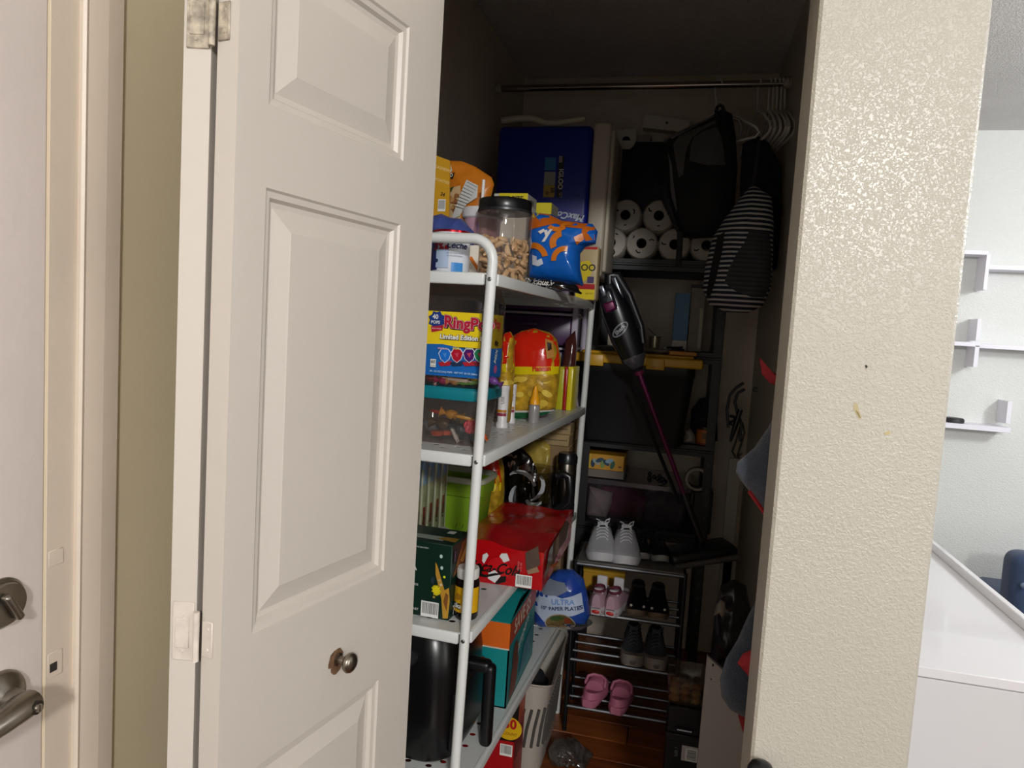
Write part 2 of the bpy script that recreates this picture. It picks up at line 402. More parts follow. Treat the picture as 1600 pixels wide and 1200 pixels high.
# strike plates and chips in the jamb paint
for zc, hh, dk in ((.962, .036, 1), (1.112, .022, 0)):
    sp = G().box((-.8045, .772, zc), (.0026, .024, hh), .001, 1).done('trim_3', TRIMW); struct(sp)
    if dk: G().box((-.8030, .769, zc-.003), (.001, .011, .012)).done('latch_recess', M('#2a2622', .8), sp)

# ------------------------------------------------------------------ bifold closet door (two leaves folded together)
d2 = bpy.data.objects.new('door_2', None); COL.objects.link(d2); struct(d2); d2.location = (-.72, 1.24, 0)
TL = R(11.6); LW = .464; LT = .035
def d2m(mx): return Matrix.Translation((.72, -1.24, 0)) @ mx
mR = d2m(Matrix.Translation((-.556, .787, 0)) @ Matrix.Rotation(R(90)-TL, 4, 'Z'))
mL = d2m(Matrix.Translation((-.6000, .7950, 0)) @ Matrix.Rotation(R(90)+TL, 4, 'Z'))
PROF = [(0, 0), (.003, .0035), (.011, .0045), (.015, .0105), (.022, .0115), (.050, .0035), (.052, .0028)]
PAN = [(.22, .818), (1.018, 1.622), (1.727, 1.946)]
S0, S1 = .053, .361
def leaf(mx, flip):
    Z0, Z1 = .015, 2.035
    yf = (lambda d: LT-d) if flip else (lambda d: d)
    g = G(); z = [Z0]+[q for p in PAN for q in p]+[Z1]
    def quad(a, b, c_, d_, dep=0): return g.add([mx @ Vector((q[0], yf(dep), q[1])) for q in (a, b, c_, d_)], [(0, 1, 2, 3)])
    for i in range(len(z)-1):
        quad((0, z[i]), (S0, z[i]), (S0, z[i+1]), (0, z[i+1])); quad((S1, z[i]), (LW, z[i]), (LW, z[i+1]), (S1, z[i+1]))
        if i % 2 == 0: quad((S0, z[i]), (S1, z[i]), (S1, z[i+1]), (S0, z[i+1]))
    B = [(0, 0), (LW, 0), (LW, LT), (0, LT)]
    for (ax, ay), (bx, by) in ((B[1], B[2]), (B[3], B[0])):
        g.add([mx @ Vector(q) for q in ((ax, ay, Z0), (bx, by, Z0), (bx, by, Z1), (ax, ay, Z1))], [(0, 1, 2, 3)])
    o_ = yf(LT); g.add([mx @ Vector((q[0], o_, q[1])) for q in ((0, Z0), (LW, Z0), (LW, Z1), (0, Z1))], [(0, 1, 2, 3)])
    for zz in (Z0, Z1): g.add([mx @ Vector((q[0], q[1], zz)) for q in B], [(0, 1, 2, 3)])
    lf = g.done('door_leaf', BIF, d2)
    for z0, z1 in PAN:
        g = G(); v = []; f = []
        for ins, dep in PROF:
            v += [mx @ Vector((a, yf(dep), b)) for a, b in ((S0+ins, z0+ins), (S1-ins, z0+ins), (S1-ins, z1-ins), (S0+ins, z1-ins))]
        for i in range(len(PROF)-1):
            for k in range(4): f.append((i*4+k, i*4+(k+1) % 4, (i+1)*4+(k+1) % 4, (i+1)*4+k))
        n = (len(PROF)-1)*4; f.append((n, n+1, n+2, n+3)); g.add(v, f); g.done('door_panel', BIF, lf)
    return lf
lR = leaf(mR, False); leaf(mL, True)
HP = M('#d0c6bb', .45, var=.10, vscale=60); HPd = M('#a79c8b', .5, var=.5, vscale=90)
for zc, hh, mt in ((1.028, .080, HP), (1.815, .075, HPd)):
    g = G(); g.lathe([(.001, -hh*.42), (.0042, -hh*.42), (.0042, hh*.42), (.001, hh*.42)], 12, c=(-.5950+.72, .7885-1.24, zc)); h = g.done('hinge', mt, d2)
    g = G(); g.box((-.001, .0165, zc+.004), (.003, .029, hh), .001, 1, mx=mL); g.box((-.0028, .0175, zc+.002), (.0015, .019, hh*.52), .0007, 1, mx=mL)
    for q in (-.3, .34): g.lathe([(.001, 0), (.003, 0), (.0022, .001), (.0005, .001)], 10, mx=mL @ Matrix.Translation((-.0025, .018, zc+hh*q)) @ Matrix.Rotation(R(-90), 4, 'Y'))
    g.done('hinge_plate', mt, h)
    g = G(); g.box((-.001, .0235, zc-.002), (.003, .019, hh*.62), .0012, 1, mx=mR)
    for q in (-.2, .15): g.lathe([(.001, 0), (.0028, 0), (.002, .001), (.0005, .001)], 10, mx=mR @ Matrix.Translation((-.0025, .022, zc+hh*q)) @ Matrix.Rotation(R(-90), 4, 'Y'))
    g.done('hinge_plate', mt, h)
# knob
kx = mR @ Matrix.Translation((.243, 0, .905)) @ Matrix.Rotation(R(90), 4, 'X')
kn = G().lathe([(.001, 0), (.0105, 0), (.0105, .002), (.0065, .004), (.0055, .013), (.010, .016), (.0150, .020), (.0165, .0245), (.0150, .0285), (.010, .0315), (.001, .0325)], 28, mx=kx).done('knob', M('#8f867a', .28, 1, var=.15, vscale=40), d2)
rd = random.Random(3); pts = [(.0185*(1+.28*rd.uniform(-1, 1))*math.cos(a*.3142)-.004, .019*(1+.3*rd.uniform(-1, 1))*math.sin(a*.3142)) for a in range(20)]
decal('worn_patch', kn, lambda x, z, off: mR @ Vector((.243+x, -off, .905+z)), [('p', pts, M('#6d5138', .7, var=.4, vscale=120))])
# black knob-ended handle standing at the wall end
P = at(1190, 1198, 1.20)
t = thing('broom_handle', 'black round-topped handle end standing against the cream wall end at the bottom edge', 'handle', (P.x, 1.205, 0))
G().lathe([(.001, 0), (.013, 0), (.013, .70)], 16).done('pole', M('#151517', .45), t)
G().lathe([(.013, P.z-.042), (.020, P.z-.038), (.0225, P.z-.02), (.0215, P.z-.008), (.017, P.z+.001), (.009, P.z+.006), (.001, P.z+.0075)], 24).done('grip', M('#17171a', .35), t)

# ------------------------------------------------------------------ living room behind the wall
SHW = M('#eceaf4', .4)
def board(g, px0, py0, px1, py1, Y0=4.13, dep=.12):
    xm, ym = (px0+px1)/2, (py0+py1)/2; a = Vector((at(px0, ym, Y0).x, Y0, at(xm, py0, Y0).z)); b = Vector((at(px1, ym, Y0).x, Y0, at(xm, py1, Y0).z))
    g.box(((a.x+b.x)/2, Y0+dep/2, (a.z+b.z)/2), (abs(b.x-a.x), dep, abs(a.z-b.z)), .001, 1)
def zig(label, boards):
    a = at(*boards[0][:2], 4.13); t = thing('wall_shelf', label, 'shelf', (a.x, 4.25, a.z), 0, 'white zigzag wall shelves')
    for b in boards:
        g = G(); board(g, *b); o = g.done('board', SHW, t)
        for v in o.data.vertices: v.co -= Vector(t.location)
zig('topmost white zigzag wall shelf on the far room wall', [(1440, 390, 1545, 396.5), (1539, 397, 1545, 453), (1545.5, 417, 1760, 424.5)])
zig('middle white zigzag wall shelf with a short upright end', [(1440, 533, 1531.5, 539.5), (1526, 498, 1532, 532.5), (1522, 540, 1529, 574), (1529.5, 543.5, 1760, 550.5)])
zig('lowest white wall shelf carrying a small black puck', [(1440, 663, 1580, 671), (1573, 627, 1580, 662.5)])
P = at(1490, 655, 4.19)
a = at(1490, 663, 4.13)
tag(G().lathe([(.001, 0), (.042, 0), (.05, .008), (.05, .022), (.044, .03), (.001, .032)], 28).done('puck', M('#232326', .5)), 'small round black puck on the lowest white wall shelf', 'speaker').location = (P.x, 4.19, a.z)
# white cabinet against the closet's outer wall
cx0, cx1 = .414, .955; cy0, cy1 = 1.765, 2.95; cz = .74
t = thing('white_cabinet', 'glossy white low cabinet beyond the cream wall end', 'cabinet', ((cx0+cx1)/2, (cy0+cy1)/2, 0))
CW = M('#e4e2e6', .18, coat=.4); W_ = cx1-cx0; D_ = cy1-cy0
G().box((0, 0, cz/2-.02), (W_-.006, D_-.012, cz-.06), .002, 1).done('body', CW, t)
G().box((0, 0, cz-.012), (W_, D_, .024), .002, 1).done('top', CW, t)
G().box((W_/2-.010, 0, cz+.014), (.020, D_, .028), .002, 1).done('edge_rail', CW, t)
G().box((0, -D_/2+.012, .368), (W_-.01, .018, .690), .002, 1).done('door', M('#d9d7da', .25), t)
# blue tufted armchair
P = at(1574, 862, 3.6)
t = thing('armchair', 'dark blue tufted armchair corner beside the white cabinet', 'armchair', (P.x+.36, 3.6+.28, 0))
BL = M('#2e3f5e', .9, bump=(420, .5), sheen=.2)
g = G(); g.box((.03, -.24, .365), (.74, .16, .44), .055, 4); bk = g.done('backrest', BL, t)
g = G(); g.box((.05, .1, .24), (.60, .5, .10), .04, 3); g.done('seat', BL, t)
for sx in (-1, 1): G().box((.06+sx*.25, .06, .19), (.11, .42, .10), .04, 3).done('armrest', BL, t)
for bx in (-.30, -.1, .1, .3): G().ball((bx, -.323, .45), (.028, .014, .028)).done('button', M('#56647c', .4), bk)
for sx in (-1, 1):
    for sy in (-1, 1): G().lathe([(.012, 0), (.018, .24), (.001, .24)], 10, c=(sx*.28, sy*.2, 0)).done('leg', M('#2b2320', .5), t)

# ================================================================== WHITE PERFORATED SHELVING
SR = -R(3.1)
SO = Vector((-.408, 1.44, 0)); SE = Vector((math.cos(SR), math.sin(SR), 0)); SN = Vector((-math.sin(SR), math.cos(SR), 0))
def sl(u, v, z=0): return SO + SE*u + SN*v + Vector((0, 0, z))
ZS = [1.569, 1.183, .789, .398]; SWD = .368; SLN = 1.165
def tilt(z): return (z-1.17)*.0165
SM = M('#d8dad7', .32)
shelf = thing('shelving_unit', 'white metal shelving unit with perforated shelves and rounded end frames', 'shelf', SO, SR)
def frame(v):
    zt = 1.640; r = .047; pr = .0112
    pts = [(tilt(0), v, 0)]
    for z in (.4, .8, 1.2, 1.5): pts.append((tilt(z), v, z))
    for k in range(0, 9):
        a = k*math.pi/16; pts.append((tilt(zt)-r+r*math.cos(a), v, zt-r+r*math.sin(a)))
    for k in range(0, 9):
        a = math.pi/2+k*math.pi/16; pts.append((tilt(zt)-SWD+r+r*math.cos(a), v, zt-r+r*math.sin(a)))
    for z in (1.5, 1.2, .8, .4, 0): pts.append((tilt(z)-SWD, v, z))
    g = G().tube(pts, pr, 12); e = g.done('end_frame', SM, shelf)
    for z in ZS:
        for uu in (0, -SWD):
            s_ = G().lathe([(.001, 0), (.0045, 0), (.0042, .002), (.003, .0026), (.0028, .0012), (.0008, .0012)], 14, mx=Matrix.Translation((tilt(z)+uu, v-.0105 if v < .5 else v+.0105, z-.0125)) @ Matrix.Rotation(R(90 if v < .5 else -90), 4, 'X'))
            s_.done('screw', M('#8d8d8a', .3, 1), e)
frame(0); frame(SLN)
# perforated plate: a grid of cells each with a slot cut through it
def plate():
    g = G(); nx, ny = 13, 42; cw = (SWD-.02)/nx; cl = (SLN-.02)/ny; x0 = -SWD+.01; y0 = .01
    for i in range(nx):
        for j in range(ny):
            ax = x0+i*cw; ay = y0+j*cl; cx, cy = ax+cw/2, ay+cl/2
            C = [(ax, ay), (ax+cw/2, ay), (ax+cw, ay), (ax+cw, ay+cl/2), (ax+cw, ay+cl), (ax+cw/2, ay+cl), (ax, ay+cl), (ax, ay+cl/2)]
            if (i+j) % 2 == 0 and 0 < i < nx-1 and 0 < j < ny-1:
                Hh = [(cx+.0084*math.cos(a), cy+.0070*math.sin(a)) for a in [math.pi*1.25+k*math.pi/4 for k in range(8)]]
                g.add([(p[0], p[1], 0) for p in C+Hh]+[(p[0], p[1], -.0007) for p in Hh], [(k, (k+1) % 8, 8+(k+1) % 8, 8+k) for k in range(8)]+[(8+k, 8+(k+1) % 8, 16+(k+1) % 8, 16+k) for k in range(8)])
            else: g.add([(p[0], p[1], 0) for p in (C[0], C[2], C[4], C[6])], [(0, 1, 2, 3)])
    g.box((-SWD/2, .005, -.0015), (SWD, .01, .003)); g.box((-SWD/2, SLN-.005, -.0015), (SWD, .01, .003))
    g.box((-.005, SLN/2, -.0015), (.01, SLN, .003)); g.box((-SWD+.005, SLN/2, -.0015), (.01, SLN, .003))
    return g
pl = None
for z in ZS:
    if pl is None: o = plate().done('shelf_plate', SM, shelf, fix=False); pl = o.data
    else: o = link('shelf_plate', pl, shelf)
    o.location = (tilt(z), 0, z)
    ap = G(); u = tilt(z)
    for v in (0, SLN): ap.box((u-SWD/2-.0005, v, z-.0125), (SWD-.027, .012, .026), .004, 3)
    ap.box((u+.006, SLN/2, z-.0125), (.012, SLN-.028, .026), .003, 2); ap.box((u-SWD-.006, SLN/2, z-.0125), (.012, SLN-.028, .026), .003, 2)
    ap.done('apron', SM, o).location = (-u, 0, -z)

# ================================================================== HELPERS FOR THE GOODS
def mpp(P): return (Vector(P)-EYE).dot(CF)/F        # metres per picture pixel at a point
def put(name, label, cat, pxl, pxr, pyt, pyb, Y, rot=SR, z=None, group=None):
    """a thing whose front foot is at the middle of a span; returns thing, width, height, frame"""
    fr = Fr(at((pxl+pxr)/2, pyb, Y), rot); ym = (pyt+pyb)/2
    if z is not None: fr.P.z = z
    w_ = fr.xz(pxr, ym)[0]-fr.xz(pxl, ym)[0]; h = fr.xz((pxl+pxr)/2, pyt)[1]
    xc = (fr.xz(pxr, ym)[0]+fr.xz(pxl, ym)[0])/2; fr.P += fr.e*xc
    return thing(name, label, cat, fr.P, rot, group), w_, h, fr
def pouch(name, label, cat, pts, Y, mt, T=.04, rot=SR, wr=.006, seed=1, c0=None, base=None, part='pouch', n=110, rings=20, **k):
    xs = [p[0] for p in pts]; ys = [p[1] for p in pts]
    fr = Fr(at(*(c0 or ((min(xs)+max(xs))/2, max(ys))), Y), rot); t = thing(name, label, cat, fr.P, rot)
    o = fr.poly(pts)
    if base is not None:   # stretch the foot down to what it stands on
        zmin = min(q[1] for q in o); d = base-fr.P.z-zmin
        hi = max(q[1] for q in o)
        o = [(x, z+d*max(0, 1-(z-zmin)/((hi-zmin)*.5))) for x, z in o]
    p = Pillow(o, T, wr=wr, seed=seed, **k)
    p.obj = p.geo(n=n, rings=rings).done(part, mt, t)
    return t, p, fr
def P2(fr, pts): return fr.poly(pts)
BLK = M('#0e0e11', .5); BLKG = M('#0b0b0d', .22); WHT = M('#e4e2dc', .5); GREY = M('#8f8f8d', .5); CHR = M('#b9b9b6', .22, 1); RED = M('#c01418', .35); YEL = M('#e8cf1a', .4); NAVY = M('#12225c', .5)
CLR = clear('#f4f2ee', .10, .04, .03); SMOKE = clear('#b9b6b1', .14, .03)

# ================================================================== TOP SHELF
Z1 = ZS[0]+.0005
t, w_, h, fr = put('milk_can', 'small white and blue food can with a red rim behind the white shelf rail', 'can', 678, 733, 362, 425, 1.535, z=Z1)
r = w_/2
g = G().lathe([(.001, 0), (r-.003, 0), (r-.0005, .003), (r-.0005, h-.004), (.001, h-.004)], 40, smooth=True); b = g.done('can_body', M('#dfe3ea', .3), t)
G().lathe([(r-.003, h-.006), (r+.0008, h-.005), (r+.001, h-.001), (r-.001, h), (r-.004, h-.003), (.001, h-.004)], 40, cap=False).done('rim', M('#b01a26', .2, .7), t)
decal('printed_label', b, cyl_front(r), [
    ('p', rct(-.028, h*.5, .022, h*.86), M('#1c2b6b', .4)), ('t', '%', -.008, h*.60, .022, M('#c0222f', .5), {'bold': .03}), ('t', '2', -.022, h*.60, .022, M('#c0222f', .5), {'bold': .03}), ('p', ell(.006, h*.58, .005, .006), M('#c0222f', .5)),
    ('t', 'Leche', .030, h*.64, .020, M('#1b2266', .5), {'bold': .02, 'shear': .2}), ('p', rct(-.004, h*.33, .030, h*.42), M('#aebfd9', .5)), ('p', rct(.030, h*.14, .026, h*.22), M('#2f86cf', .4)),
    ('t', 'NUTRITION FACTS', .024, h*.46, .0042, M('#33406d', .5)), ('t', 'LECHE EVAPORADA', .024, h*.40, .0038, M('#33406d', .5)), ('p', ell(-.016, h*.28, .004, .004), M('#20305a', .5))], cut=.006)
t, w_, h, fr = put('snack_carton', 'narrow cream carton with an orange swoosh between the can and the nut jar', 'box', 732, 747, 383, 425, 1.62, z=Z1)
b = G().box((0, .012, h/2), (w_+.002, .024, h), .0015, 1).done('carton', M('#e7dfcf', .5), t)
decal('printed_label', b, flat_front(0), [('p', [(-.012, h*.62), (-.004, h*.66), (.012, h*.38), (.012, h*.2), (.004, h*.36)], M('#d9761c', .5)), ('p', rct(0, h*.06, w_+.007, h*.11), M('#b3161b', .5))])
# nut jar with cashews
t, w_, h, fr = put('nut_jar', 'clear plastic jar with a black screw lid half full of cashews', 'jar', 746, 828, 308, 440, 1.665, z=Z1)
r = w_/2; jl = t.location.copy(); h -= .009
G().lathe([(.001, .0015), (r*.9, .0015), (r, .010), (r, h*.78), (r*.985, h*.82), (r*.93, h*.86)], 44, cap=False).done('jar_body', clear('#efe9e4', .12, .03, .03), t)
G().lathe([(.001, h*.845), (r*.955, h*.845), (r*.965, h*.85), (r*.965, h*.985), (r*.93, h), (.001, h)], 44).done('lid', M('#101114', .3), t)
G().lathe([(r*.99, h*.845), (r*.99, h*.87), (r*.96, h*.875)], 44, cap=False).done('lid_ring', M('#24262a', .35), t)
g = G(); pts = []
for k in range(7):
    a = -1.25+k*2.5/6; pts.append((.0085*math.cos(a)-.005, 0, .0105*math.sin(a)))
g.tube(pts, [.0018, .0042, .0052, .0054, .0050, .0038, .0016], 7, flat=.85)
cw0 = g.done('cashew', M('#e6c598', .5, var=.14, vscale=70))
rd = random.Random(11); n_c = 0
for L in range(7):
    z = .012+L*.0135
    for ring, cnt in ((.80, 11), (.42, 5)):
        if ring < .5 and L not in (0, 6): continue
        for k in range(cnt):
            if L == 6 and k % 3 == 0 and ring > .5: continue
            a = 2*math.pi*(k+.5*(L % 2)+rd.uniform(-.2, .2))/cnt
            o = cw0 if n_c == 0 else cw0.copy()
            if n_c: COL.objects.link(o)
            o.location = jl + Vector((r*ring*math.cos(a), r*ring*math.sin(a), z+rd.uniform(-.002, .002)))
            o.rotation_euler = (rd.uniform(0, 6.3), rd.uniform(0, 6.3), a+rd.uniform(-.8, .8)); o.scale = (1.28,)*3
            tag(o, 'pale tan cashew nut inside the clear black-lidded jar', 'cashew', 'cashews in the jar'); n_c += 1
# orange snack pouch with side panel
t, p, fr = pouch('cashew_pouch', 'orange stand-up snack pouch with a nutrition panel at the back of the top shelf', 'pouch', [(701, 251), (722, 252), (742, 260), (768, 277), (772, 288), (766, 312), (756, 345), (748, 425), (700, 425)], 1.90, M('#c8751a', .35, var=.06), T=.022, wr=.006, seed=4, base=Z1)
NF = P2(fr, [(734, 284), (752, 293), (751, 312), (735, 322), (724, 340), (710, 345)])
tx = lambda px, py: fr.xz(px, py)
k = .0017
decal('printed_label', p.obj, p.front, [('p', P2(fr, [(703, 296), (724, 292), (724, 345), (703, 352)]), M('#cdb184', .5)), ('p', P2(fr, [(703, 296), (713, 293), (708, 302), (703, 303)]), M('#3c4a1c', .5)),
    ('p', P2(fr, [(705, 254), (710, 268), (704, 274), (704, 262)]), M('#e9dcc0', .5)), ('p', P2(fr, [(704, 274), (714, 271), (711, 281), (704, 280)]), M('#1d1712', .5)), ('t', 'D', *tx(708, 275.5), .013, WHT, {'bold': .03})]
    + [('p', ell(*tx(706+rd.uniform(0, 14), 318+rd.uniform(-12, 14)), .008, .005, 12, rd.uniform(0, 3)), M(rd.choice(['#7a4a22', '#b98c54', '#8d5a2c']), .6)) for _ in range(12)]
    + [('p', NF, M('#c9c9c6', .5))]
    + [('p', P2(fr, [(735-i*2.6, 287+i*4.6), (751-i*2.4, 296+i*4.2), (751-i*2.4, 296.7+i*4.2), (735-i*2.6, 287.8+i*4.6)]), M('#2a2a2c', .6)) for i in range(9)], cut=.02)
fr2 = Fr(fr.P-fr.n*.06, SR); g = G(); o = P2(fr2, [(679, 242), (703, 251), (701, 368), (676, 346)])
g.prism(o, -.06, -.055); sp = g.done('side_panel', M('#cf9a1c', .4), t)
fx = lambda px, py: fr2.xz(px, py)
decal('printed_label', sp, flat_front(-.06), [('t', 'CASHEWS', *fx(692, 264), .011, M('#f0dfa2', .5), {'rot': -.3}), ('t', 'ROASTED', *fx(691, 283), .010, M('#f0dfa2', .5), {'rot': -.3}), ('t', '24', *fx(692, 304), .013, M('#3c2d10', .5), {'rot': -.3, 'bold': .03}), ('bar', *fx(690.5, 321), .022, .032)])
t, p, fr = pouch('blue_bag', 'crumpled blue plastic bag tucked under the orange pouch', 'bag', [(676, 338), (690, 334), (704, 340), (722, 342), (740, 362), (742, 425), (674, 425)], 1.72, M('#46569a', .35, var=.25, vscale=14), T=.045, wr=.012, seed=6, base=Z1)
# tumbler
t, w_, h, fr = put('tumbler', 'pink tumbler with a white lid and a straw behind the nut jar', 'cup', 722, 783, 327, 425, 1.785, z=Z1)
r = w_/2
G().lathe([(.001, 0), (r*.72, 0), (r*.74, .004), (r*.9, h*.85), (.001, h*.85)], 32).done('cup_body', M('#c39aa9', .35), t)
G().lathe([(.001, h*.85), (r*.93, h*.85), (r, h*.87), (r, h*.97), (r*.94, h), (.001, h)], 32).done('lid', M('#dcd9dd', .4), t)
a = Vector(fr.xz(752.5, 329)); b2 = Vector(fr.xz(756, 281))
G().tube([(a.x, 0, h-.01), (b2.x, 0, b2.y)], .0042, 10).done('straw', M('#e6e2dc', .4), t)
# yellow cartons
t, w_, h, fr = put('cracker_box', 'tall yellow and white carton whose lettered top shows above the nut jar', 'box', 768, 821, 302, 430, 2.0, z=Z1)
b = G().box((0, .05, h/2), (w_, .10, h), .002, 1).done('carton', M('#c9c6bb', .5), t)
decal('printed_label', b, flat_front(0), [('p', rct(w_*.08, h-.018, w_*.84, .036), M('#d9c718', .45)), ('t', 'BITE SIZE', 0, h-.0165, .021, M('#1a1a18', .5), {'bold': .03, 'sx': .9})])
decal('side_print', b, flat_right(w_/2), [('p', rct(.05, h*.94, .09, h*.1), M('#a9a59a', .5)), ('p', rct(.045, h*.93, .04, h*.05), M('#6e6a60', .5))])
t, w_, h, fr = put('yellow_carton', 'plain yellow carton corner showing behind the blue curl bag', 'box', 836, 853, 316, 430, 2.19, z=Z1)
b = G().box((0, .05, h/2), (w_+.02, .09, h), .002, 1).done('carton', M('#d5c622', .45), t)
decal('side_print', b, flat_right(w_/2+.01), [('p', rct(.05, h*.5, .085, h*.98), M('#8f8c80', .5))])
# cheese curl bag
pts = [(828, 345), (836, 332), (862, 335), (882, 345), (905, 347), (926, 350), (934, 362), (931, 380), (914, 386), (906, 396), (906, 420), (911, 447), (880, 441), (850, 437), (827, 434), (829, 400), (826, 370)]
t, p, fr = pouch('curl_bag', 'blue glossy snack bag printed with orange cheese curls', 'snack bag', pts, 2.02, M('#1763c0', .2, bump=(30, .5)), T=.055, wr=.004, seed=9, p=3, q=.5)
OR = M('#d9791d', .3); px = lambda pts: P2(fr, pts)
def curl(cx, cy, rr, a0, a1, wd):
    o = []; n = 9
    for i in range(n): a = a0+(a1-a0)*i/(n-1); o.append((cx+rr*math.cos(a), cy+rr*math.sin(a)))
    for i in range(n): a = a1+(a0-a1)*i/(n-1); o.append((cx+(rr-wd)*math.cos(a), cy+(rr-wd)*math.sin(a)))
    return px(o)
decal('printed_label', p.obj, p.front, [('p', px([(829, 347), (836, 334), (860, 337), (881, 347), (905, 350), (922, 353), (914, 361), (890, 359), (874, 353), (850, 359), (829, 363)]), M('#c7631a', .3)), ('p', px([(917, 351), (931, 356), (931, 376), (920, 380), (914, 366)]), M('#c8671b', .3)), ('p', px([(903, 375), (915, 368), (918, 378), (906, 386)]), OR), ('p', px([(924, 370), (931, 366), (930, 378)]), M('#2f7be0', .2)),
    ('p', px([(832, 336), (846, 334), (846, 340), (838, 344)]), M('#e3cf2a', .4)), ('p', curl(877, 344, 22, .9, 2.3, 7), OR), ('p', curl(838, 408, 26, -1.9, -.2, 9), OR), ('p', curl(886, 384, 20, 2.7, 4.6, 10), OR), ('p', curl(890, 410, 22, 3.1, 4.9, 8), OR), ('p', curl(892, 362, 12, 3.4, 5.4, 6), OR),
    ('t', 'y', *fr.xz(863, 368), .040, WHT, {'bold': .06, 'shear': .3, 'rot': .15}), ('p', px([(848, 366), (857, 362), (860, 365), (852, 370)]), WHT), ('p', px([(829, 378), (836, 372), (838, 384), (832, 398), (828, 398)]), M('#d5d8e2', .3)), ('p', px([(838, 401), (846, 404), (846, 410), (854, 407), (856, 415), (848, 419), (838, 416)]), M('#d5d8e2', .3))], cut=.02)
t, p, fr = pouch('chocolate_bag', 'black bag with white script lettering lying under the blue curl bag', 'snack bag', [(825, 438), (850, 434), (885, 438), (902, 446), (908, 460), (908, 480), (880, 486), (830, 482)], 1.97, M('#141316', .22, bump=(40, .6)), T=.045, wr=.005, seed=5, base=Z1)
decal('printed_label', p.obj, p.front, [('t', 'Deliciously', *fr.xz(845, 442), .022, WHT, {'bold': .02, 'rot': -.09, 'shear': .2}), ('t', 'Silky', *fr.xz(854, 451), .026, WHT, {'bold': .02, 'rot': -.1, 'shear': .3})], cut=.02)
t, w_, h, fr = put('crumb_pack', 'tan and yellow upright pack with a red band on the top shelf', 'pack', 899, 933, 385, 474, 2.47, z=Z1)
b = G().box((0, .03, h/2), (w_, .06, h), .007, 3).done('pack_body', M('#c0aa7e', .4), t)
decal('printed_label', b, flat_front(0), [('p', rct(0, h*.97, w_*.86, h*.045), RED), ('p', rct(0, h*.11, w_*.86, h*.2), YEL), ('p', rct(0, h*.25, w_*.86, h*.10), M('#b3141a', .4)), ('p', [(-w_*.42, h*.4), (-w_*.42, h*.7), (w_*.1, h*.74), (w_*.32, h*.62), (w_*.15, h*.42), (-w_*.1, h*.34)], M('#e2c81e', .4)), ('t', 'OO', w_*.08, h*.60, .032, M('#12262c', .4), {'bold': .02}), ('p', ell(-w_*.3, h*.44, .008, .012), M('#b3141a', .4)), ('p', rct(w_*.22, h*.38, w_*.3, h*.12), M('#4a3a6e', .5)), ('t', 'NET WT', w_*.2, h*.12, .007, M('#6a5a12', .5))])

# ================================================================== SECOND SHELF
Z2 = ZS[1]+.0005
# clear food container with a teal lid, candy inside
bx = Vector((-.535, 1.525, Z2)); cw_, cdp, ch = .20, .165, at(700, 605, 1.525).z-Z2
t = thing('candy_container', 'clear plastic container with a teal lid holding loose wrapped candy', 'container', bx, SR)
def rrect(w_, d_, r, n=5, cy=0.0):
    o = []
    for qx, qy, a0 in ((1, -1, -90), (1, 1, 0), (-1, 1, 90), (-1, -1, 180)):
        for k in range(n+1):
            a = R(a0+90*k/n); o.append((qx*(w_/2-r)+r*math.cos(a), qy*(d_/2-r)+r*math.sin(a)+cy))
    return o
def shell(levels, r=.025, n=5, cy=0.0, bottom=True):
    g = G(); rings = [[(x, y, z) for x, y in rrect(w_, d_, r, n, cy)] for w_, d_, z in levels]
    g.loft(rings, cap=False)
    if bottom: g.add(rings[0], [tuple(range(len(rings[0])))])
    return g
CT = clear('#e6dcd6', .10, .05, .05)
shell([(cw_*.84, cdp*.84, .001), (cw_*.86, cdp*.86, .006), (cw_*.97, cdp*.97, ch-.022)], cy=cdp/2).done('container_body', CT, t)
TEAL = M('#0f7f8c', .4)
g = shell([(cw_+.004, cdp+.004, ch-.028), (cw_+.010, cdp+.010, ch-.024), (cw_+.010, cdp+.010, ch-.004), (cw_+.002, cdp+.002, ch)], cy=cdp/2, bottom=False); rr = rrect(cw_+.002, cdp+.002, .025, 5, cdp/2); g.add([(x, y, ch) for x, y in rr], [tuple(range(len(rr)))]); g.done('lid', TEAL, t)
def candy(loc, kind, hexc, label, s=1.0, rot=None, hex2=None):
    if kind == 'cup':
        o = G().lathe([(.001, 0), (.013, 0), (.016, .009), (.0145, .011), (.001, .011)], 18).done('candy', M(hexc, .3, .4, bump=(260, .4)))
    elif kind == 'bar':
        g = G().box((0, 0, 0), (.040, .014, .009), .003, 2); g.box((.024, 0, 0), (.009, .015, .002)); g.box((-.024, 0, 0), (.009, .015, .002)); o = g.done('candy', M(hexc, .35))
    else:
        g = G().ball((0, 0, 0), (.026, .02, .018), 12)
        for sx in (-1, 1): g.lathe([(.003, 0), (.004, .003), (.010, .010)], 10, mx=Matrix.Translation((sx*.012, 0, 0)) @ Matrix.Rotation(R(90*sx), 4, 'Y'))
        o = g.done('candy', M(hexc, .3, bump=(160, .5)))
    o.location = loc; o.scale = (s,)*3; o.rotation_euler = rot or (0, 0, 0)
    return tag(o, label, 'candy', 'wrapped candy')
def inb(x, y, z): return Matrix.Rotation(SR, 4, 'Z') @ Vector((x, y, z)) + bx
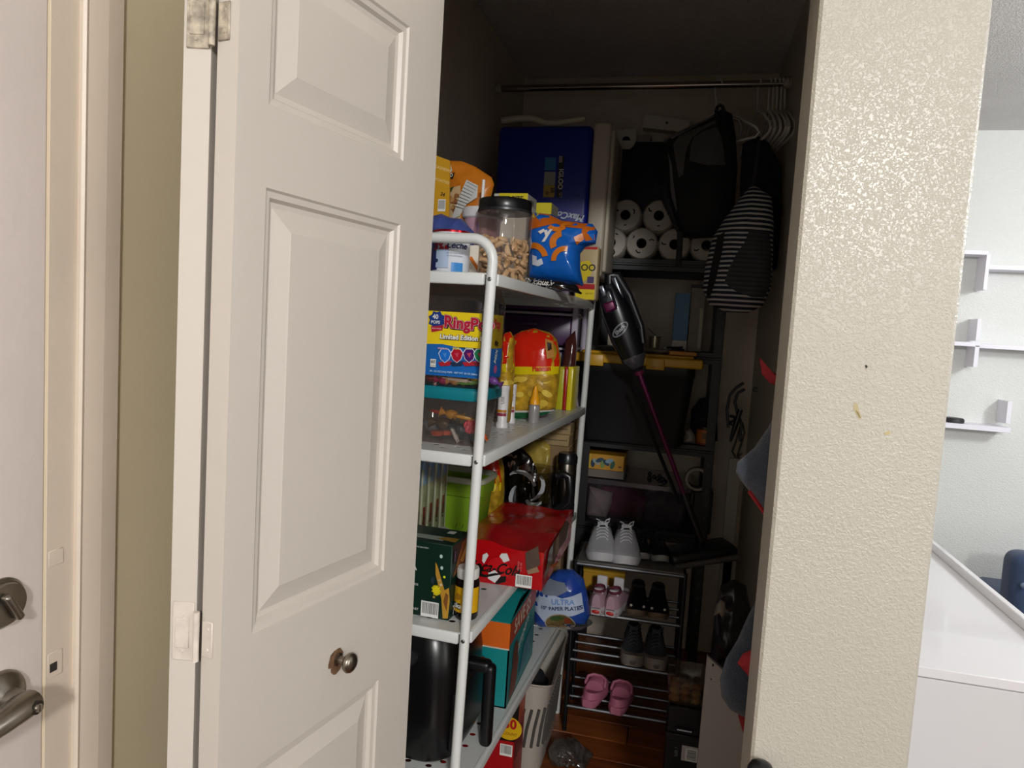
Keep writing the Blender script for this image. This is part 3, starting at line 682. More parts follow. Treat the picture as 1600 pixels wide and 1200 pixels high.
for (px_, py_, kd, hx, lb, s, ro) in (
    (683, 680, 'cup', '#c5532a', 'copper foil candy cup low beside the door edge in the teal-lidded container', 1.0, (0, 0, 0)),
    (697, 679, 'cup', '#d0602f', 'copper foil candy cup low in the middle of the teal-lidded container', 1.05, (0, 0, 0)),
    (694, 662, 'twist', '#4a3c22', 'large dark brown candy in the middle of the teal-lidded container', 1.6, (.2, .1, .2)),
    (722, 672, 'twist', '#23252f', 'black and white wrapped candy in the teal-lidded container', 1.5, (.3, .5, .6)),
    (710, 677, 'bar', '#c9c9c9', 'slim silver bar leaning in the teal-lidded container', .8, (.2, 1.1, 0)),
    (736, 668, 'cup', '#b92b3d', 'red foil candy cup leaning by the post in the teal-lidded container', 1.1, (1.2, .3, 0)),
    (674, 664, 'twist', '#70777b', 'grey wrapped candy half behind the door edge in the teal-lidded container', 1.5, (0, .2, .4)),
    (706, 648, 'twist', '#c08a1e', 'gold wrapped candy on top of the pile in the teal-lidded container', 1.3, (.1, .2, .2)),
    (725, 652, 'bar', '#cd9a2a', 'yellow bar on top of the pile in the teal-lidded container', .9, (.1, .15, .2)),
    (688, 644, 'bar', '#b52f1d', 'red bar on top of the pile in the teal-lidded container', .9, (.1, .1, -.15)),
    (752, 674, 'bar', '#c85a28', 'orange bar leaning behind the post in the teal-lidded container', .9, (.2, .9, .2))):
    P = at(px_, py_, bx.y+.028+.006*(py_ % 5)); candy((P.x, P.y, max(P.z, Z2+.012)), kd, hx, lb, s, ro)
# big square candy tub on the teal lid
tw, td, th = .205, .150, ZS[0]-.004-(Z2+ch)
bt = Vector((-.532, 1.533, Z2+ch+.001))
t = thing('candy_tub', 'large clear square candy tub with a yellow and blue label on the teal lid', 'tub', bt, SR)
shell([(tw*.95, td*.95, .001), (tw, td, .008), (tw, td, th*.78), (tw*.93, td*.93, th*.86), (tw*.90, td*.90, th*.92), (tw*.78, td*.74, th*.95), (tw*.76, td*.72, th-.001)], .022, 5, td/2).done('tub_body', clear('#e2d8d2', .11, .04, .03), t)
fr = Fr(bt, SR); q = lambda x, y: fr.xz(x, y); qp = lambda pts: [q(*a) for a in pts]
LB = M('#1a66b4', .35); LY = M('#f0d21d', .35); LR = M('#b51a35', .35); DK = M('#241014', .4)
def gem(cx, cy, col, ring, s=1.0):
    a = [(-9, -4), (-5, -10), (5, -10), (9, -4), (6, 5), (0, 10), (-6, 5)]
    W = [(cx+x*s*1.16, cy+y*s*1.12) for x, y in a]; I = [(cx+x*s, cy+y*s) for x, y in a]
    return [('p', qp([(cx-11, cy+10), (cx+11, cy+8), (cx+8, cy+15), (cx-7, cy+16)]), M(ring, .4)), ('p', qp(W), M('#cfd6e4', .4)), ('p', qp(I), M(col, .3)), ('p', qp([(cx-4, cy-4), (cx+3, cy-5), (cx+1, cy+3)]), M('#4d8ad8' if col == '#1e6fd0' else '#c2445f', .3))]
xl = -tw/2+.014; xr = tw/2-.012
z_a = q(700, 487)[1]; z_b = q(700, 541)[1]; z_c = q(700, 588)[1]
items = [('p', rct((xl+xr)/2, (z_a+z_b)/2, xr-xl, z_a-z_b), LY), ('p', [(xl, z_c), (xr, z_c), (xr, z_b-.008), (0, z_b+.004), (xl, z_b)], LB),
    ('p', [q(683+14*math.cos(a*.3927)*(1 if a % 2 else .78), 500+15*math.sin(a*.3927)*(1 if a % 2 else .8)) for a in range(16)], M('#1d3c86', .4)), ('t', '40', *q(681, 495), .014, WHT, {'bold': .03}), ('t', 'POPS', *q(681, 503.5), .0095, WHT, {'bold': .03}), ('p', qp([(674, 510), (694, 508), (692, 516), (675, 519)]), LR), ('t', 'BULK PACK', *q(683, 513.3), .0045, WHT),
    ('t', 'RingPop', *q(734, 507.5), .0365, DK, {'bold': .09, 'arc': .9}), ('t', 'RingPop', *q(733.6, 507), .0365, M('#e9a9b8', .4), {'bold': .055, 'arc': .9}), ('t', 'RingPop', *q(733.6, 507), .0365, LR, {'bold': .03, 'arc': .9}),
    ('t', 'Limited Edition Mix', *q(727, 528.5), .0150, DK, {'bold': .09}), ('t', 'Limited Edition Mix', *q(726.7, 528.2), .0150, M('#f3f1ea', .4), {'bold': .03})]
for cx_, cl, rg in ((696.5, '#1e6fd0', '#b31d2c'), (715.5, '#b3152e', '#20304f'), (735, '#4d1c66', '#b31d2c'), (752, '#1c7f4e', '#7a1c2c')): items += gem(cx_, 556, cl, rg)
items += [('t', 'ORIGINAL', *q(694, 544.5), .0052, M('#e3b7c9', .4), {'bold': .03}), ('t', 'SOUR', *q(715, 544.5), .0062, LY, {'bold': .04}), ('t', 'Twisted', *q(735, 544.5), .0060, M('#cfe3d0', .4), {'bold': .03}),
    ('p', rct(*q(679.5, 567), .0135, .018), WHT), ('t', '60', *q(679.5, 565), .0105, M('#1a1a1a', .5), {'bold': .02}), ('t', 'CALORIES', *q(679.5, 571), .0024, M('#1a1a1a', .5)),
    ('t', '40 - 0.5 OZ (14g) POPS   NET WT. 20 OZ (566g)', *q(711, 582), .0056, M('#b9d3ee', .4), {'bold': .02})]
decal('front_label', t, flat_front(-.0006), items)
ym = td/2
decal('side_label', t, flat_right(tw/2-.0006), [('p', rct(ym, (z_a+z_b)/2, td*.6, z_a-z_b), LY), ('p', rct(ym, (z_b+z_c)/2, td*.6, z_b-z_c), LB), ('t', 'Pop', ym, z_a-.022, .03, LR, {'bold': .04}), ('t', 'Mix', ym, z_b+.012, .018, DK, {'bold': .04}), ('t', 'MIX', ym, z_b-.018, .02, M('#e6e6d8', .4), {'bold': .03, 'rot': 1.2}), ('p', ell(ym, z_c+.02, .012, .010), M('#c45a8f', .4))])
for (px_, py_, kd, hx, lb, s, ro) in (
    (680, 594, 'bar', '#d9b9bd', 'pale pink bar standing at the door edge in the big candy tub', .75, (0, 1.5, 0)),
    (716, 593, 'bar', '#d6cdbf', 'cream bar with red print lying across the big candy tub', 1.25, (0, .08, 0)),
    (693, 601, 'twist', '#a81f57', 'magenta wrapped candy at the bottom of the big candy tub', 1.0, (0, .1, .3)),
    (711, 602, 'twist', '#c08a55', 'tan wrapped candy at the bottom of the big candy tub', .95, (0, 0, .1)),
    (733, 604, 'bar', '#62a03a', 'green bar at the bottom of the big candy tub', 1.0, (0, -.1, .1)),
    (741, 592, 'twist', '#d9c621', 'yellow wrapped candy beside the post in the big candy tub', .7, (0, .1, 0)),
    (771, 595, 'twist', '#6a3f86', 'purple wrapped candy beyond the post in the big candy tub', 1.0, (0, .4, 0)),
    (674, 603, 'cup', '#8d2a2e', 'dark red candy cup at the door edge in the big candy tub', .9, (.3, 0, 0))):
    P = at(px_, py_, bt.y+.022); candy((P.x, P.y, max(P.z, bt.z+.010)), kd, hx, lb, s, ro)
# white tubes
for (l, r_, tp, bo, lb) in ((777, 795, 602, 668, 'white plastic tube with an orange and maroon band behind the teal-lidded container'), (794, 806, 600, 661, 'thinner white tube with red print against the chips bag')):
    Pb = onz((l+r_)/2, bo, Z2); t, w_, h, fr = put('white_tube', lb, 'tube', l, r_, tp, bo, Pb.y, z=Z2)
    b = G().lathe([(.001, 0), (w_*.52, 0), (w_*.52, h*.1), (w_*.42, h*.14), (w_*.47, h*.9), (w_*.5, h*.92), (w_*.5, h), (.001, h)], 24).done('tube_body', M('#dbd8d8', .35), t)
    decal('printed_label', b, cyl_front(w_*.47), [('p', rct(0, h*.40, w_*.9, h*.06), M('#b5791f', .4)), ('p', rct(0, h*.32, w_*.9, h*.07), M('#8b2440', .4)), ('t', 'USE', w_*.1, h*.66, .013, M('#6a5f66', .5), {'rot': 1.57})], cut=.004)
# plantain chip bags
CHIP = M('#b58e24', .3, var=.5, vscale=38, bump=(60, .5)); RDB = M('#d0230f', .2, bump=(24, .5)); YB_ = M('#dcc40f', .25); GRB = M('#12673a', .3)
def chipbag(lb, pts, Y, y1, y2, y3, T, seed, base=None, txt=None, c0=None):
    t, p, fr = pouch('plantain_bag', lb, 'snack bag', pts, Y, CHIP, T=T, wr=.005, seed=seed, base=base, p=3, q=.5)
    xs = [a[0] for a in pts]; top = min(a[1] for a in pts); bot = max(a[1] for a in pts)
    def band(a, b):
        o = []
        def edge(y, sgn):
            best = None
            for i in range(len(pts)):
                (x0, q0), (x1, q1) = pts[i], pts[(i+1) % len(pts)]
                if (q0-y)*(q1-y) <= 0 and q0 != q1:
                    x = x0+(x1-x0)*(y-q0)/(q1-q0)
                    if best is None or (x-best)*sgn > 0: best = x
            return best
        n = 7; L = []; Rr = []
        for i in range(n):
            y = a+(b-a)*i/(n-1); y = min(max(y, top+.4), bot-.4); L.append((edge(y, -1)+.3, y)); Rr.append((edge(y, 1)-.3, y))
        return P2(fr, L+Rr[::-1])
    it = [('p', band(top+1, y1), RDB), ('p', band(y1, y2), YB_)]
    if y3: it += [('p', band(y3, y3+3), WHT), ('p', band(y3+3, bot), GRB)]
    rd = random.Random(seed)
    for k in range(16):
        cx = rd.uniform(min(xs)+7, max(xs)-8); cy = rd.uniform(y2+6, (y3 or bot)-5)
        it.append(('p', ell(*fr.xz(cx, cy), rd.uniform(.011, .018), rd.uniform(.006, .011), 12, rd.uniform(-.6, .6)), M(rd.choice(['#e0c350', '#c09a25', '#ab8420', '#d8b840']), .35)))
    if txt: it += txt(fr)
    decal('printed_label', p.obj, p.front, it, cut=.02)
    return p
chipbag('tall red and yellow plantain chip bag with a green foot on the second shelf', [(801, 525), (815, 517), (835, 513), (858, 519), (870, 530), (876, 560), (873, 600), (868, 640), (850, 649), (798, 656), (797, 600), (799, 560)], 2.10, 572, 584, 640, .05, 3, Z2,
        lambda fr: [('t', 'Plantain', *fr.xz(853, 575), .021, M('#d0230f', .4), {'bold': .04, 'rot': .1, 'sx': .8}), ('p', P2(fr, [(857, 529), (868, 533), (870, 558), (861, 560)]), M('#b9803a', .4)), ('p', P2(fr, [(860, 534), (866, 536), (867, 546), (862, 548)]), M('#2a1812', .4))])
chipbag('second red and yellow chip bag half hidden by the candy tub', [(784, 528), (790, 520), (798, 518), (803, 528), (804, 570), (800, 601), (783, 602), (782, 560)], 1.93, 568, 581, None, .03, 8, Z2)
# glue bottle
P = onz(835, 661, Z2)
t, w_, h, fr = put('glue_bottle', 'small translucent bottle with a pointed orange nozzle on the second shelf', 'bottle', 827, 844, 602, 661, P.y, z=Z2)
G().lathe([(.001, 0), (w_*.48, 0), (w_*.5, .003), (w_*.5, h*.44), (w_*.42, h*.5), (.001, h*.5)], 20).done('bottle_body', clear('#d9d6d6', .1, .2, .35, '#cfcccd'), t)
G().lathe([(.001, h*.5), (w_*.47, h*.5), (w_*.45, h*.62), (w_*.36, h*.66), (w_*.14, h*.98), (.001, h)], 20).done('nozzle', M('#e8a012', .35), t)
for (l, r_, hx, lb) in ((869, 880, '#b9b51f', 'olive yellow slim pack first in the row at the far end'), (880.5, 885.5, '#a81e1c', 'thin red pack between the two yellow packs'), (886, 894, '#dccb1c', 'bright yellow slim pack last in the row by the far post')):
    P = onz((l+r_)/2, 640, Z2); t, w_, h, fr = put('slim_pack', lb, 'pack', l, r_, 573, 640, 2.43, z=Z2)
    G().box((0, .055, h/2), (w_, .11, h), .003, 2).done('pack_body', M(hx, .3, bump=(50, .3)), t)
    G().box((0, .002, h-.004), (w_*1.02, .006, .008), .001, 1).done('crimp', M(hx, .4), t)
pouch('brown_pouch', 'glossy dark brown pouch leaning behind the yellow packs', 'pouch', [(884, 531), (899, 516), (901, 540), (897, 600), (890, 638), (878, 638), (878, 575)], 2.565, M('#4a2420', .18), T=.02, wr=.006, seed=2, base=Z2)

# ================================================================== THIRD SHELF
Z3 = ZS[2]+.0005
P = at(702, 968, 1.493)
gw, gd = .165, .118; gh = at(702, 851, 1.493).z-Z3
t = thing('coffee_box', 'dark green carton with gold branch print and a barcode on the third shelf', 'box', (P.x-gw/2, 1.493, Z3), SR)
b = G().box((0, gd/2, gh/2), (gw, gd, gh), .002, 1).done('carton', M('#0d2a20', .35), t)
fr = Fr(Vector((P.x-gw/2, 1.493, Z3)), SR); q = lambda x, y: fr.xz(x, y); qp = lambda pts: [q(*a) for a in pts]
GD = M('#b98a2e', .4)
decal('front_label', b, flat_front(0), [('t', 'ARABICA', q(655, 888)[0]-.045, q(652, 887)[1], .019, WHT, {'bold': .02}), ('t', 'COFFEE PODS', *q(640, 911), .007, WHT), ('t', 'THE BREWERY', *q(660, 855), .005, M('#c9cfc8', .5)),
    ('p', qp([(681, 878), (684, 884), (690, 905), (695, 922), (702, 918), (703, 940), (700, 966), (692, 966), (690, 935), (686, 918), (681, 897)]), GD), ('p', qp([(693, 940), (697, 925), (701, 930), (698, 955)]), M('#7a4a1c', .5)), ('p', [(x, z) for x, z in star(*q(682, 922), .0125, 9, .62)], M('#e3d31c', .4)),
    ('p', ell(*q(690, 869), .0036, .0044), M('#b9d0cb', .5)), ('p', ell(*q(691, 887), .0034, .0042), M('#b9d0cb', .5)), ('p', ell(*q(695, 901), .003, .003), M('#d9e020', .5)), ('p', ell(*q(687, 906), .003, .003), M('#b9a97a', .5)), ('p', ell(*q(690, 913), .003, .003), M('#d0c9a8', .5)), ('p', ell(*q(679, 932), .003, .003), M('#a98f3c', .5)), ('p', ell(*q(677, 906), .005, .009), M('#1c2f3c', .5)),
    ('bar', *q(672.5, 951), .043, .036), ('t', 'NET', *q(651, 950), .007, WHT), ('p', qp([(664, 966), (676, 968), (676, 970.5), (664, 968.5)]), GD)])
decal('side_label', b, flat_right(gw/2), [('p', [(.01, gh*.55), (.06, gh*.95), (.1, gh*.98), (.112, gh*.7), (.08, gh*.5), (.05, gh*.62)], M('#7d4a1e', .4, var=.4, vscale=60)), ('p', rct(.018, gh*.83, .022, gh*.17), M('#181420', .5)), ('t', 'ROAST', .018, gh*.83, .008, M('#b09ab0', .5), {'rot': 1.57}), ('p', [(.03, gh*.3), (.05, gh*.6), (.056, gh*.55), (.04, gh*.2)], M('#cfc9ba', .4)), ('t', '72', .03, gh*.1, .03, WHT, {'bold': .02, 'sx': .8}), ('p', [(.05, gh*.72), (.09, gh*.92), (.1, gh*.86), (.07, gh*.66)], M('#c08a3a', .4))])
decal('top_label', b, flat_top(gh), [('p', rct(.0, .035, .1, .03), M('#8e9a8e', .5)), ('p', rct(.045, .09, .018, .022), M('#b9bdb6', .5)), ('p', [(.03, .03), (.08, .02), (.08, .05), (.05, .05)], M('#8a6a26', .5))])
P = onz(728, 964, Z3)
t, w_, h, fr = put('sauce_bottle', 'dark squat bottle with a white cap and yellow label behind the near post', 'bottle', 712, 748, 885, 964, 1.53, z=Z3)
r = w_/2
b = G().lathe([(.001, 0), (r*.9, 0), (r, .006), (r, h*.72), (r*.93, h*.78), (r*.86, h*.80), (.001, h*.80)], 32).done('bottle_body', M('#170c0c', .15), t)
G().lathe([(.001, h*.80), (r*.90, h*.80), (r*.92, h*.82), (r*.92, h*.97), (r*.85, h), (.001, h)], 32).done('cap', M('#d8d5d0', .4), t)
decal('printed_label', b, cyl_front(r), [('p', rct(0, h*.40, r*3, h*.50), M('#d3a112', .35)), ('p', rct(-.02, h*.27, .03, h*.12), M('#1a0f0c', .4)), ('t', 'tika', -.013, h*.275, .016, WHT, {'bold': .03}), ('p', ell(-.012, h*.46, .008, .008), M('#a9741a', .4))], cut=.005)
# red can pack wrapped in film
x0, x1 = -.532, -.306; yy0 = 1.755; dp = .47; ph = .104
t = thing('cola_pack', 'torn red shrink-wrapped pack of cola cans overhanging the third shelf', 'drink pack', ((x0+x1)/2, yy0, Z3), 0)
b = bmesh.new(); bmesh.ops.create_cube(b, size=1, matrix=Matrix.Translation((0, dp/2, ph/2)) @ Matrix.Diagonal((x1-x0, dp, ph, 1)))
bmesh.ops.subdivide_edges(b, edges=b.edges, cuts=11, use_grid_fill=True)
for v in b.verts:
    k = noise.noise(v.co*9)*.5+noise.noise(v.co*23)*.25
    tp = max(0, (v.co.z-ph*.72)/(ph*.28))
    v.co.z += tp*(.022*k+.020*math.exp(-((v.co.x+.05)/.06)**2-((v.co.y-.12)/.12)**2)-.004)
    v.co.y += (1-min(1, v.co.y/.1))*.004*k; v.co.x += .002*k
pk = G().bm(b, 0, True).done('wrap', M('#b00d14', .18, bump=(26, .55)), t)
fr = Fr(Vector(((x0+x1)/2, yy0, Z3)), 0); q = lambda x, y: fr.xz(x, y); qp = lambda pts: [q(*a) for a in pts]
bc = q(779, 889); br = .030; BL_ = M('#0e0a0a', .3); WB = M('#d9d7d6', .3)
decal('printed_label', pk, flat_front(-.0032), [('p', ell(*bc, br*1.05, br*1.05, 28), M('#c2161c', .25)),
    ('p', qp([(755, 866), (761, 863), (764, 867), (757, 880), (754, 876)]), WB), ('p', qp([(784, 864), (793, 864), (797, 875), (789, 878), (781, 869)]), WB), ('p', qp([(764, 894), (774, 890), (783, 899), (774, 910), (763, 903)]), WB), ('p', qp([(783, 900), (792, 899), (791, 908), (777, 912), (774, 910)]), BL_), ('p', qp([(749, 880), (754, 884), (754, 897), (750, 900)]), BL_), ('p', ell(*q(789, 873), .006, .008), WB),
    ('t', 'Coca-Cola', *q(772, 886.5), .039, BL_, {'bold': .02, 'shear': .38, 'sx': .86}), ('p', qp([(748, 893), (760, 897), (775, 894), (786, 896), (775, 898), (760, 901), (750, 899)]), BL_),
    ('bar', *q(819, 907), .043, .033), ('t', 'RECYCLE', *q(811, 883), .006, M('#e08a8a', .5), {'rot': 1.57}), ('t', '12 FL OZ', *q(815, 885), .006, M('#e08a8a', .5), {'rot': 1.57}),
    ('p', qp([(822, 862), (842, 852), (845, 880), (835, 892), (823, 888)]), M('#51413a', .15)), ('p', qp([(824, 890), (840, 884), (844, 892), (826, 896)]), M('#8e6f55', .5))])
decal('torn_window', pk, flat_right((x1-x0)/2+.0022), [('p', [(.02, ph*.25), (.06, ph*.9), (.33, ph*.98), (.40, ph*.7), (.36, ph*.35), (.22, ph*.42), (.15, ph*.25), (.09, ph*.36)], M('#5b4331', .5)), ('p', [(.02, ph*.3), (.05, ph*.85), (.11, ph*.9), (.11, ph*.4)], M('#6a5b55', .2)), ('p', [(.14, ph*.42), (.16, ph*.9), (.2, ph*.9), (.21, ph*.45)], M('#8a6f58', .5)), ('p', [(.34, ph*.35), (.36, ph*.35), (.40, ph*.66), (.385, ph*.7)], M('#c9b9a8', .4))])
g = G(); g.box((0, .085, ph+.018), (.03, .07, .012), .005, 3, mx=Matrix.Translation((-.075, 0, 0)) @ Matrix.Rotation(.9, 4, 'Z') @ Matrix.Translation((-.05, -.03, 0))); g.done('white_flap', M('#d5d4d8', .35), t)
t, p, fr = pouch('red_chip_bag', 'red and yellow snack bag standing behind the green basket and the cola pack', 'snack bag', [(744, 720), (752, 706), (768, 700), (780, 706), (787, 730), (788, 770), (784, 803), (746, 806), (743, 760)], 2.285, CHIP, T=.04, wr=.008, seed=12, base=Z3, p=3, q=.5)
decal('printed_label', p.obj, p.front, [('p', P2(fr, [(745, 722), (753, 708), (768, 702), (779, 708), (785, 732), (786, 752), (745, 752)]), RDB), ('p', P2(fr, [(745, 752), (786, 752), (786, 764), (745, 765)]), YB_), ('t', 'tos', *fr.xz(760, 758), .020, M('#d0230f', .4), {'bold': .04})], cut=.02)
# food processor bowl
P = onz(822, 812, Z3)
t, w_, h, fr = put('processor_bowl', 'clear food processor bowl with a black handle and curved steel blades', 'food processor bowl', 783, 862, 738, 812, 2.345, z=Z3)
r = w_/2; cy = r
G().lathe([(.001, .006), (r*.82, .006), (r*.90, .02), (r*.98, h*.94), (r, h*.95), (r, h)], 40, c=(0, cy, 0), cap=False).done('bowl', SMOKE, t)
G().lathe([(.001, 0), (r*.86, 0), (r*.88, .008), (r*.86, .022), (r*.3, .024), (.001, .024)], 36, c=(0, cy, 0)).done('base_ring', M('#1a1b1d', .25), t)
hp = [fr.xz(*a) for a in ((861, 752), (872, 747), (881, 752), (883, 775), (881, 792), (870, 800), (858, 806))]
g = G().tube([(x, cy-.01, z) for x, z in hp], [.010, .011, .012, .011, .011, .011, .010], 12, flat=1.3); g.done('handle', M('#131316', .3), t)
hx_, hz = fr.xz(817, 766); bl = G()
G().lathe([(.001, -.02), (.020, -.02), (.022, 0), (.018, .018), (.008, .026), (.001, .026)], 24, mx=Matrix.Translation((hx_, .03, hz)) @ Matrix.Rotation(R(90), 4, 'X')).done('blade_hub', M('#141416', .25), t)
G().tube([(hx_, cy*.6, .02), (hx_-.004, .035, hz-.02)], .012, 14).done('drive_shaft', M('#17171a', .3), t)
mpx = w_/79
def blade(pts, wd):
    g = G(); v = []; f = []
    n = len(pts)
    for i, (x, y) in enumerate(pts):
        a = Vector(fr.xz(x, y)); nb = Vector(fr.xz(*pts[min(i+1, n-1)]))-Vector(fr.xz(*pts[max(i-1, 0)])); nb.normalize(); pr = Vector((-nb.y, nb.x))*wd*(.35+.65*math.sin(math.pi*(i+.4)/n))
        for s_ in (-1, 1):
            for yy_ in (.012, .0150): v.append((a.x+pr.x*s_, yy_+(.010 if s_ > 0 else 0), a.y+pr.y*s_))
    for i in range(n-1):
        o = i*4; f += [(o, o+4, o+6, o+2), (o+1, o+3, o+7, o+5), (o, o+1, o+5, o+4), (o+2, o+6, o+7, o+3)]
    f += [(0, 2, 3, 1), (n*4-4, n*4-3, n*4-1, n*4-2)]
    return g.add(v, f, 0, True)
ST = M('#e6eaf0', .22, .45)
for pts in ([(794, 743), (800, 739.5), (808, 738.5), (816, 740), (824, 745), (830, 752), (834, 761)], [(842, 746), (846, 752), (847, 760), (845, 769), (840, 776), (834, 781), (828, 784)], [(820, 783), (824, 788), (830, 790.5), (837, 790), (844, 787)], [(804, 761), (800, 766), (797, 773), (795.5, 780), (796, 788)]):
    blade(pts, .0062).done('blade', ST, t)
# thermos
t, w_, h, fr = put('thermos', 'stainless steel thermos with a black lid and base on the third shelf', 'thermos', 868, 901, 707, 790, 2.52, z=Z3)
r = w_/2
G().lathe([(.001, 0), (r*.93, 0), (r*.95, .004), (r*.95, h*.2), (.001, h*.2)], 30).done('base', M('#15151a', .4), t)
G().lathe([(.001, h*.2), (r*.92, h*.2), (r*.92, h*.84), (r*.86, h*.87), (.001, h*.87)], 30).done('steel_body', M('#8a847c', .22, 1), t)
G().lathe([(.001, h*.84), (r*.96, h*.84), (r*.96, h*.94), (r*.8, h), (.001, h)], 30).done('lid', M('#121215', .3), t)
t, p, fr = pouch('candy_pouch', 'rounded black candy pouch with tan lettering behind the blade bowl', 'pouch', [(783, 790), (783, 735), (788, 712), (800, 701), (816, 701), (830, 714), (839, 734), (842, 790)], 2.555, M('#150e0c', .2, bump=(30, .4)), T=.022, wr=.005, seed=15, base=Z3)
decal('printed_label', p.obj, p.front, [('t', 'y\u2019s', *fr.xz(800, 715), .062, M('#8d6f62', .4), {'bold': .02, 'rot': -1.05}), ('p', P2(fr, [(812, 728), (826, 722), (832, 734), (818, 738)]), M('#5a2c1e', .4)), ('t', '5', *fr.xz(812, 731), .02, WHT, {'rot': -.3})], cut=.02)
pouch('tan_chip_bag', 'tan and yellow crumpled bag under the second shelf near the far end', 'snack bag', [(818, 700), (834, 690), (850, 688), (860, 697), (860, 722), (856, 790), (826, 790)], 2.62, M('#b39a45', .3, var=.25, vscale=25), T=.02, wr=.01, seed=16, base=Z3)
# blue-topped packs in a row, green basket, maroon bag
BT = M('#7f9bb8', .3); PB = clear('#cfd0c4', .12, .1, .35, '#9fa88c')
for k in range(6):
    yk = 1.625+k*.052; zt = 1.118-.001*k
    t = thing('food_pack', ('blue-topped clear food pack nearest the camera in the row behind the green carton', 'second blue-topped clear food pack from the camera in the row', 'third blue-topped clear food pack from the camera in the row', 'fourth blue-topped clear food pack from the camera in the row', 'fifth blue-topped clear food pack from the camera in the row', 'last blue-topped clear food pack beside the green basket')[k], 'pack', (-.69, yk, Z3), 0, 'blue-topped packs in a row')
    hh = zt-Z3
    b = G().box((0, .023, hh*.44), (.11, .040, hh*.88), .006, 2).done('pack_body', M('#9aa07c', .35, var=.2, vscale=30), t)
    G().box((0, .023, hh*.86), (.112, .036, hh*.26), .006, 2).done('blue_top', BT, t)
    decal('side_label', b, flat_right(.055), [('p', rct(.041, hh*.45, .006, hh*.84), M('#d5d3cb', .4)), ('p', rct(.018, hh*.48, .018, hh*.16), M('#7a2f2c', .5)), ('t', 'RICE', .020, hh*.42, .02, M('#1c1c1a', .5), {'rot': 1.57, 'bold': .02}), ('t', 'MEAL', .008, hh*.42, .012, M('#1c1c1a', .5), {'rot': 1.57})], cut=0)
t = thing('maroon_bag', 'flat dark maroon packet lying on top of the blue-topped packs', 'packet', (-.66, 1.66, 1.1195), 0)
g = Pillow([(-.08, -.02), (.06, -.02), (.03, .22), (-.08, .22)], .010, wr=.003, seed=3).geo(); g.v = [(x, z, .011-y) for x, y, z in g.v]; g.done('packet', M('#571219', .3), t)
t = thing('green_basket', 'lime green plastic basket with a pale rim behind the food packs', 'basket', (-.655, 1.985, Z3), SR)
gh = at(715, 744, 2.0).z-Z3; GRN = M('#7fa626', .4)
shell([(.17, .11, .001), (.18, .12, .01), (.205, .14, gh*.72), (.215, .15, gh*.74), (.22, .155, gh-.018)], .03, 5, .08).done('basket_body', GRN, t)
shell([(.222, .157, gh-.019), (.228, .163, gh-.016), (.228, .163, gh-.002), (.218, .153, gh)], .03, 5, .08, False).done('rim', M('#b9bfa6', .4), t)
for k in range(4): G().tube([(.02+k*.02, .021, gh*.18), (.035+k*.02, .016, gh*.34)], .0016, 6).done('groove', M('#3f5a12', .6), t)

# ================================================================== FOURTH SHELF AND UNDER IT
Z4 = ZS[3]+.0005
t = thing('air_fryer', 'black air fryer with a bulky side handle on the lowest shelf', 'air fryer', (-.60, 1.54, Z4), SR)
g = G(); rings = []
for w_, d_, z in ((.24, .26, .001), (.255, .275, .01), (.262, .28, .12), (.262, .28, .22), (.24, .26, .30), (.20, .21, .335), (.12, .12, .343)): rings.append([(x, y, z) for x, y in rrect(w_, d_, .07 if w_ > .15 else .05, 6, .15)])
g.loft(rings).done('body', M('#0b0b0d', .28), t)
g = G(); g.box((.125, .15, .10), (.02, .22, .15), .008, 3).done('basket_front', M('#101013', .4), t)
hx0 = .135; hl = Fr(Vector((-.60, 1.54, Z4)), SR)
g = G(); g.box((.152, .15, .205), (.060, .036, .030), .010, 3); g.box((.180, .15, .105), (.030, .034, .215), .012, 4); g.done('handle', M('#0d0d10', .4), t)
G().lathe([(.001, 0), (.02, 0), (.018, .012), (.001, .012)], 20, mx=Matrix.Translation((.02, .013, .26)) @ Matrix.Rotation(R(80), 4, 'X')).done('dial', M('#202024', .4), t)
# nappy box
dx = -.405; dy = 1.86; dh = at(797, 975, dy).z-Z4; dw, dd = .22, .355
t = thing('nappy_box', 'open teal and orange nappy carton on the lowest shelf', 'box', (dx-dw/2, dy, Z4), 0)
TL_ = M('#128a8c', .4); ORB = M('#d9651a', .4)
g = G(); tk = .004
for cc, ss in (((0, tk/2, dh/2), (dw, tk, dh)), ((0, dd-tk/2, dh/2), (dw, tk, dh)), ((-dw/2+tk/2, dd/2, dh/2), (tk, dd, dh)), ((dw/2-tk/2, dd/2, dh/2), (tk, dd, dh)), ((0, dd/2, tk/2), (dw, dd, tk))): g.box(cc, ss)
b = g.done('carton', TL_, t)
for nm, mx in (('flap', Matrix.Translation((0, 0, dh)) @ Matrix.Rotation(R(14), 4, 'X')), ('flap', Matrix.Translation((0, dd, dh)) @ Matrix.Rotation(R(-8), 4, 'X') @ Matrix.Translation((0, -.17, 0)))):
    G().box((0, .085, .002), (dw*.98, .17, .003), mx=mx).done(nm, M('#148f90', .45), t)
decal('front_label', b, flat_front(0), [('p', rct(0, dh-.036, dw, .072), ORB), ('p', rct(0, dh-.074, dw, .004), M('#d8cdbb', .5))])
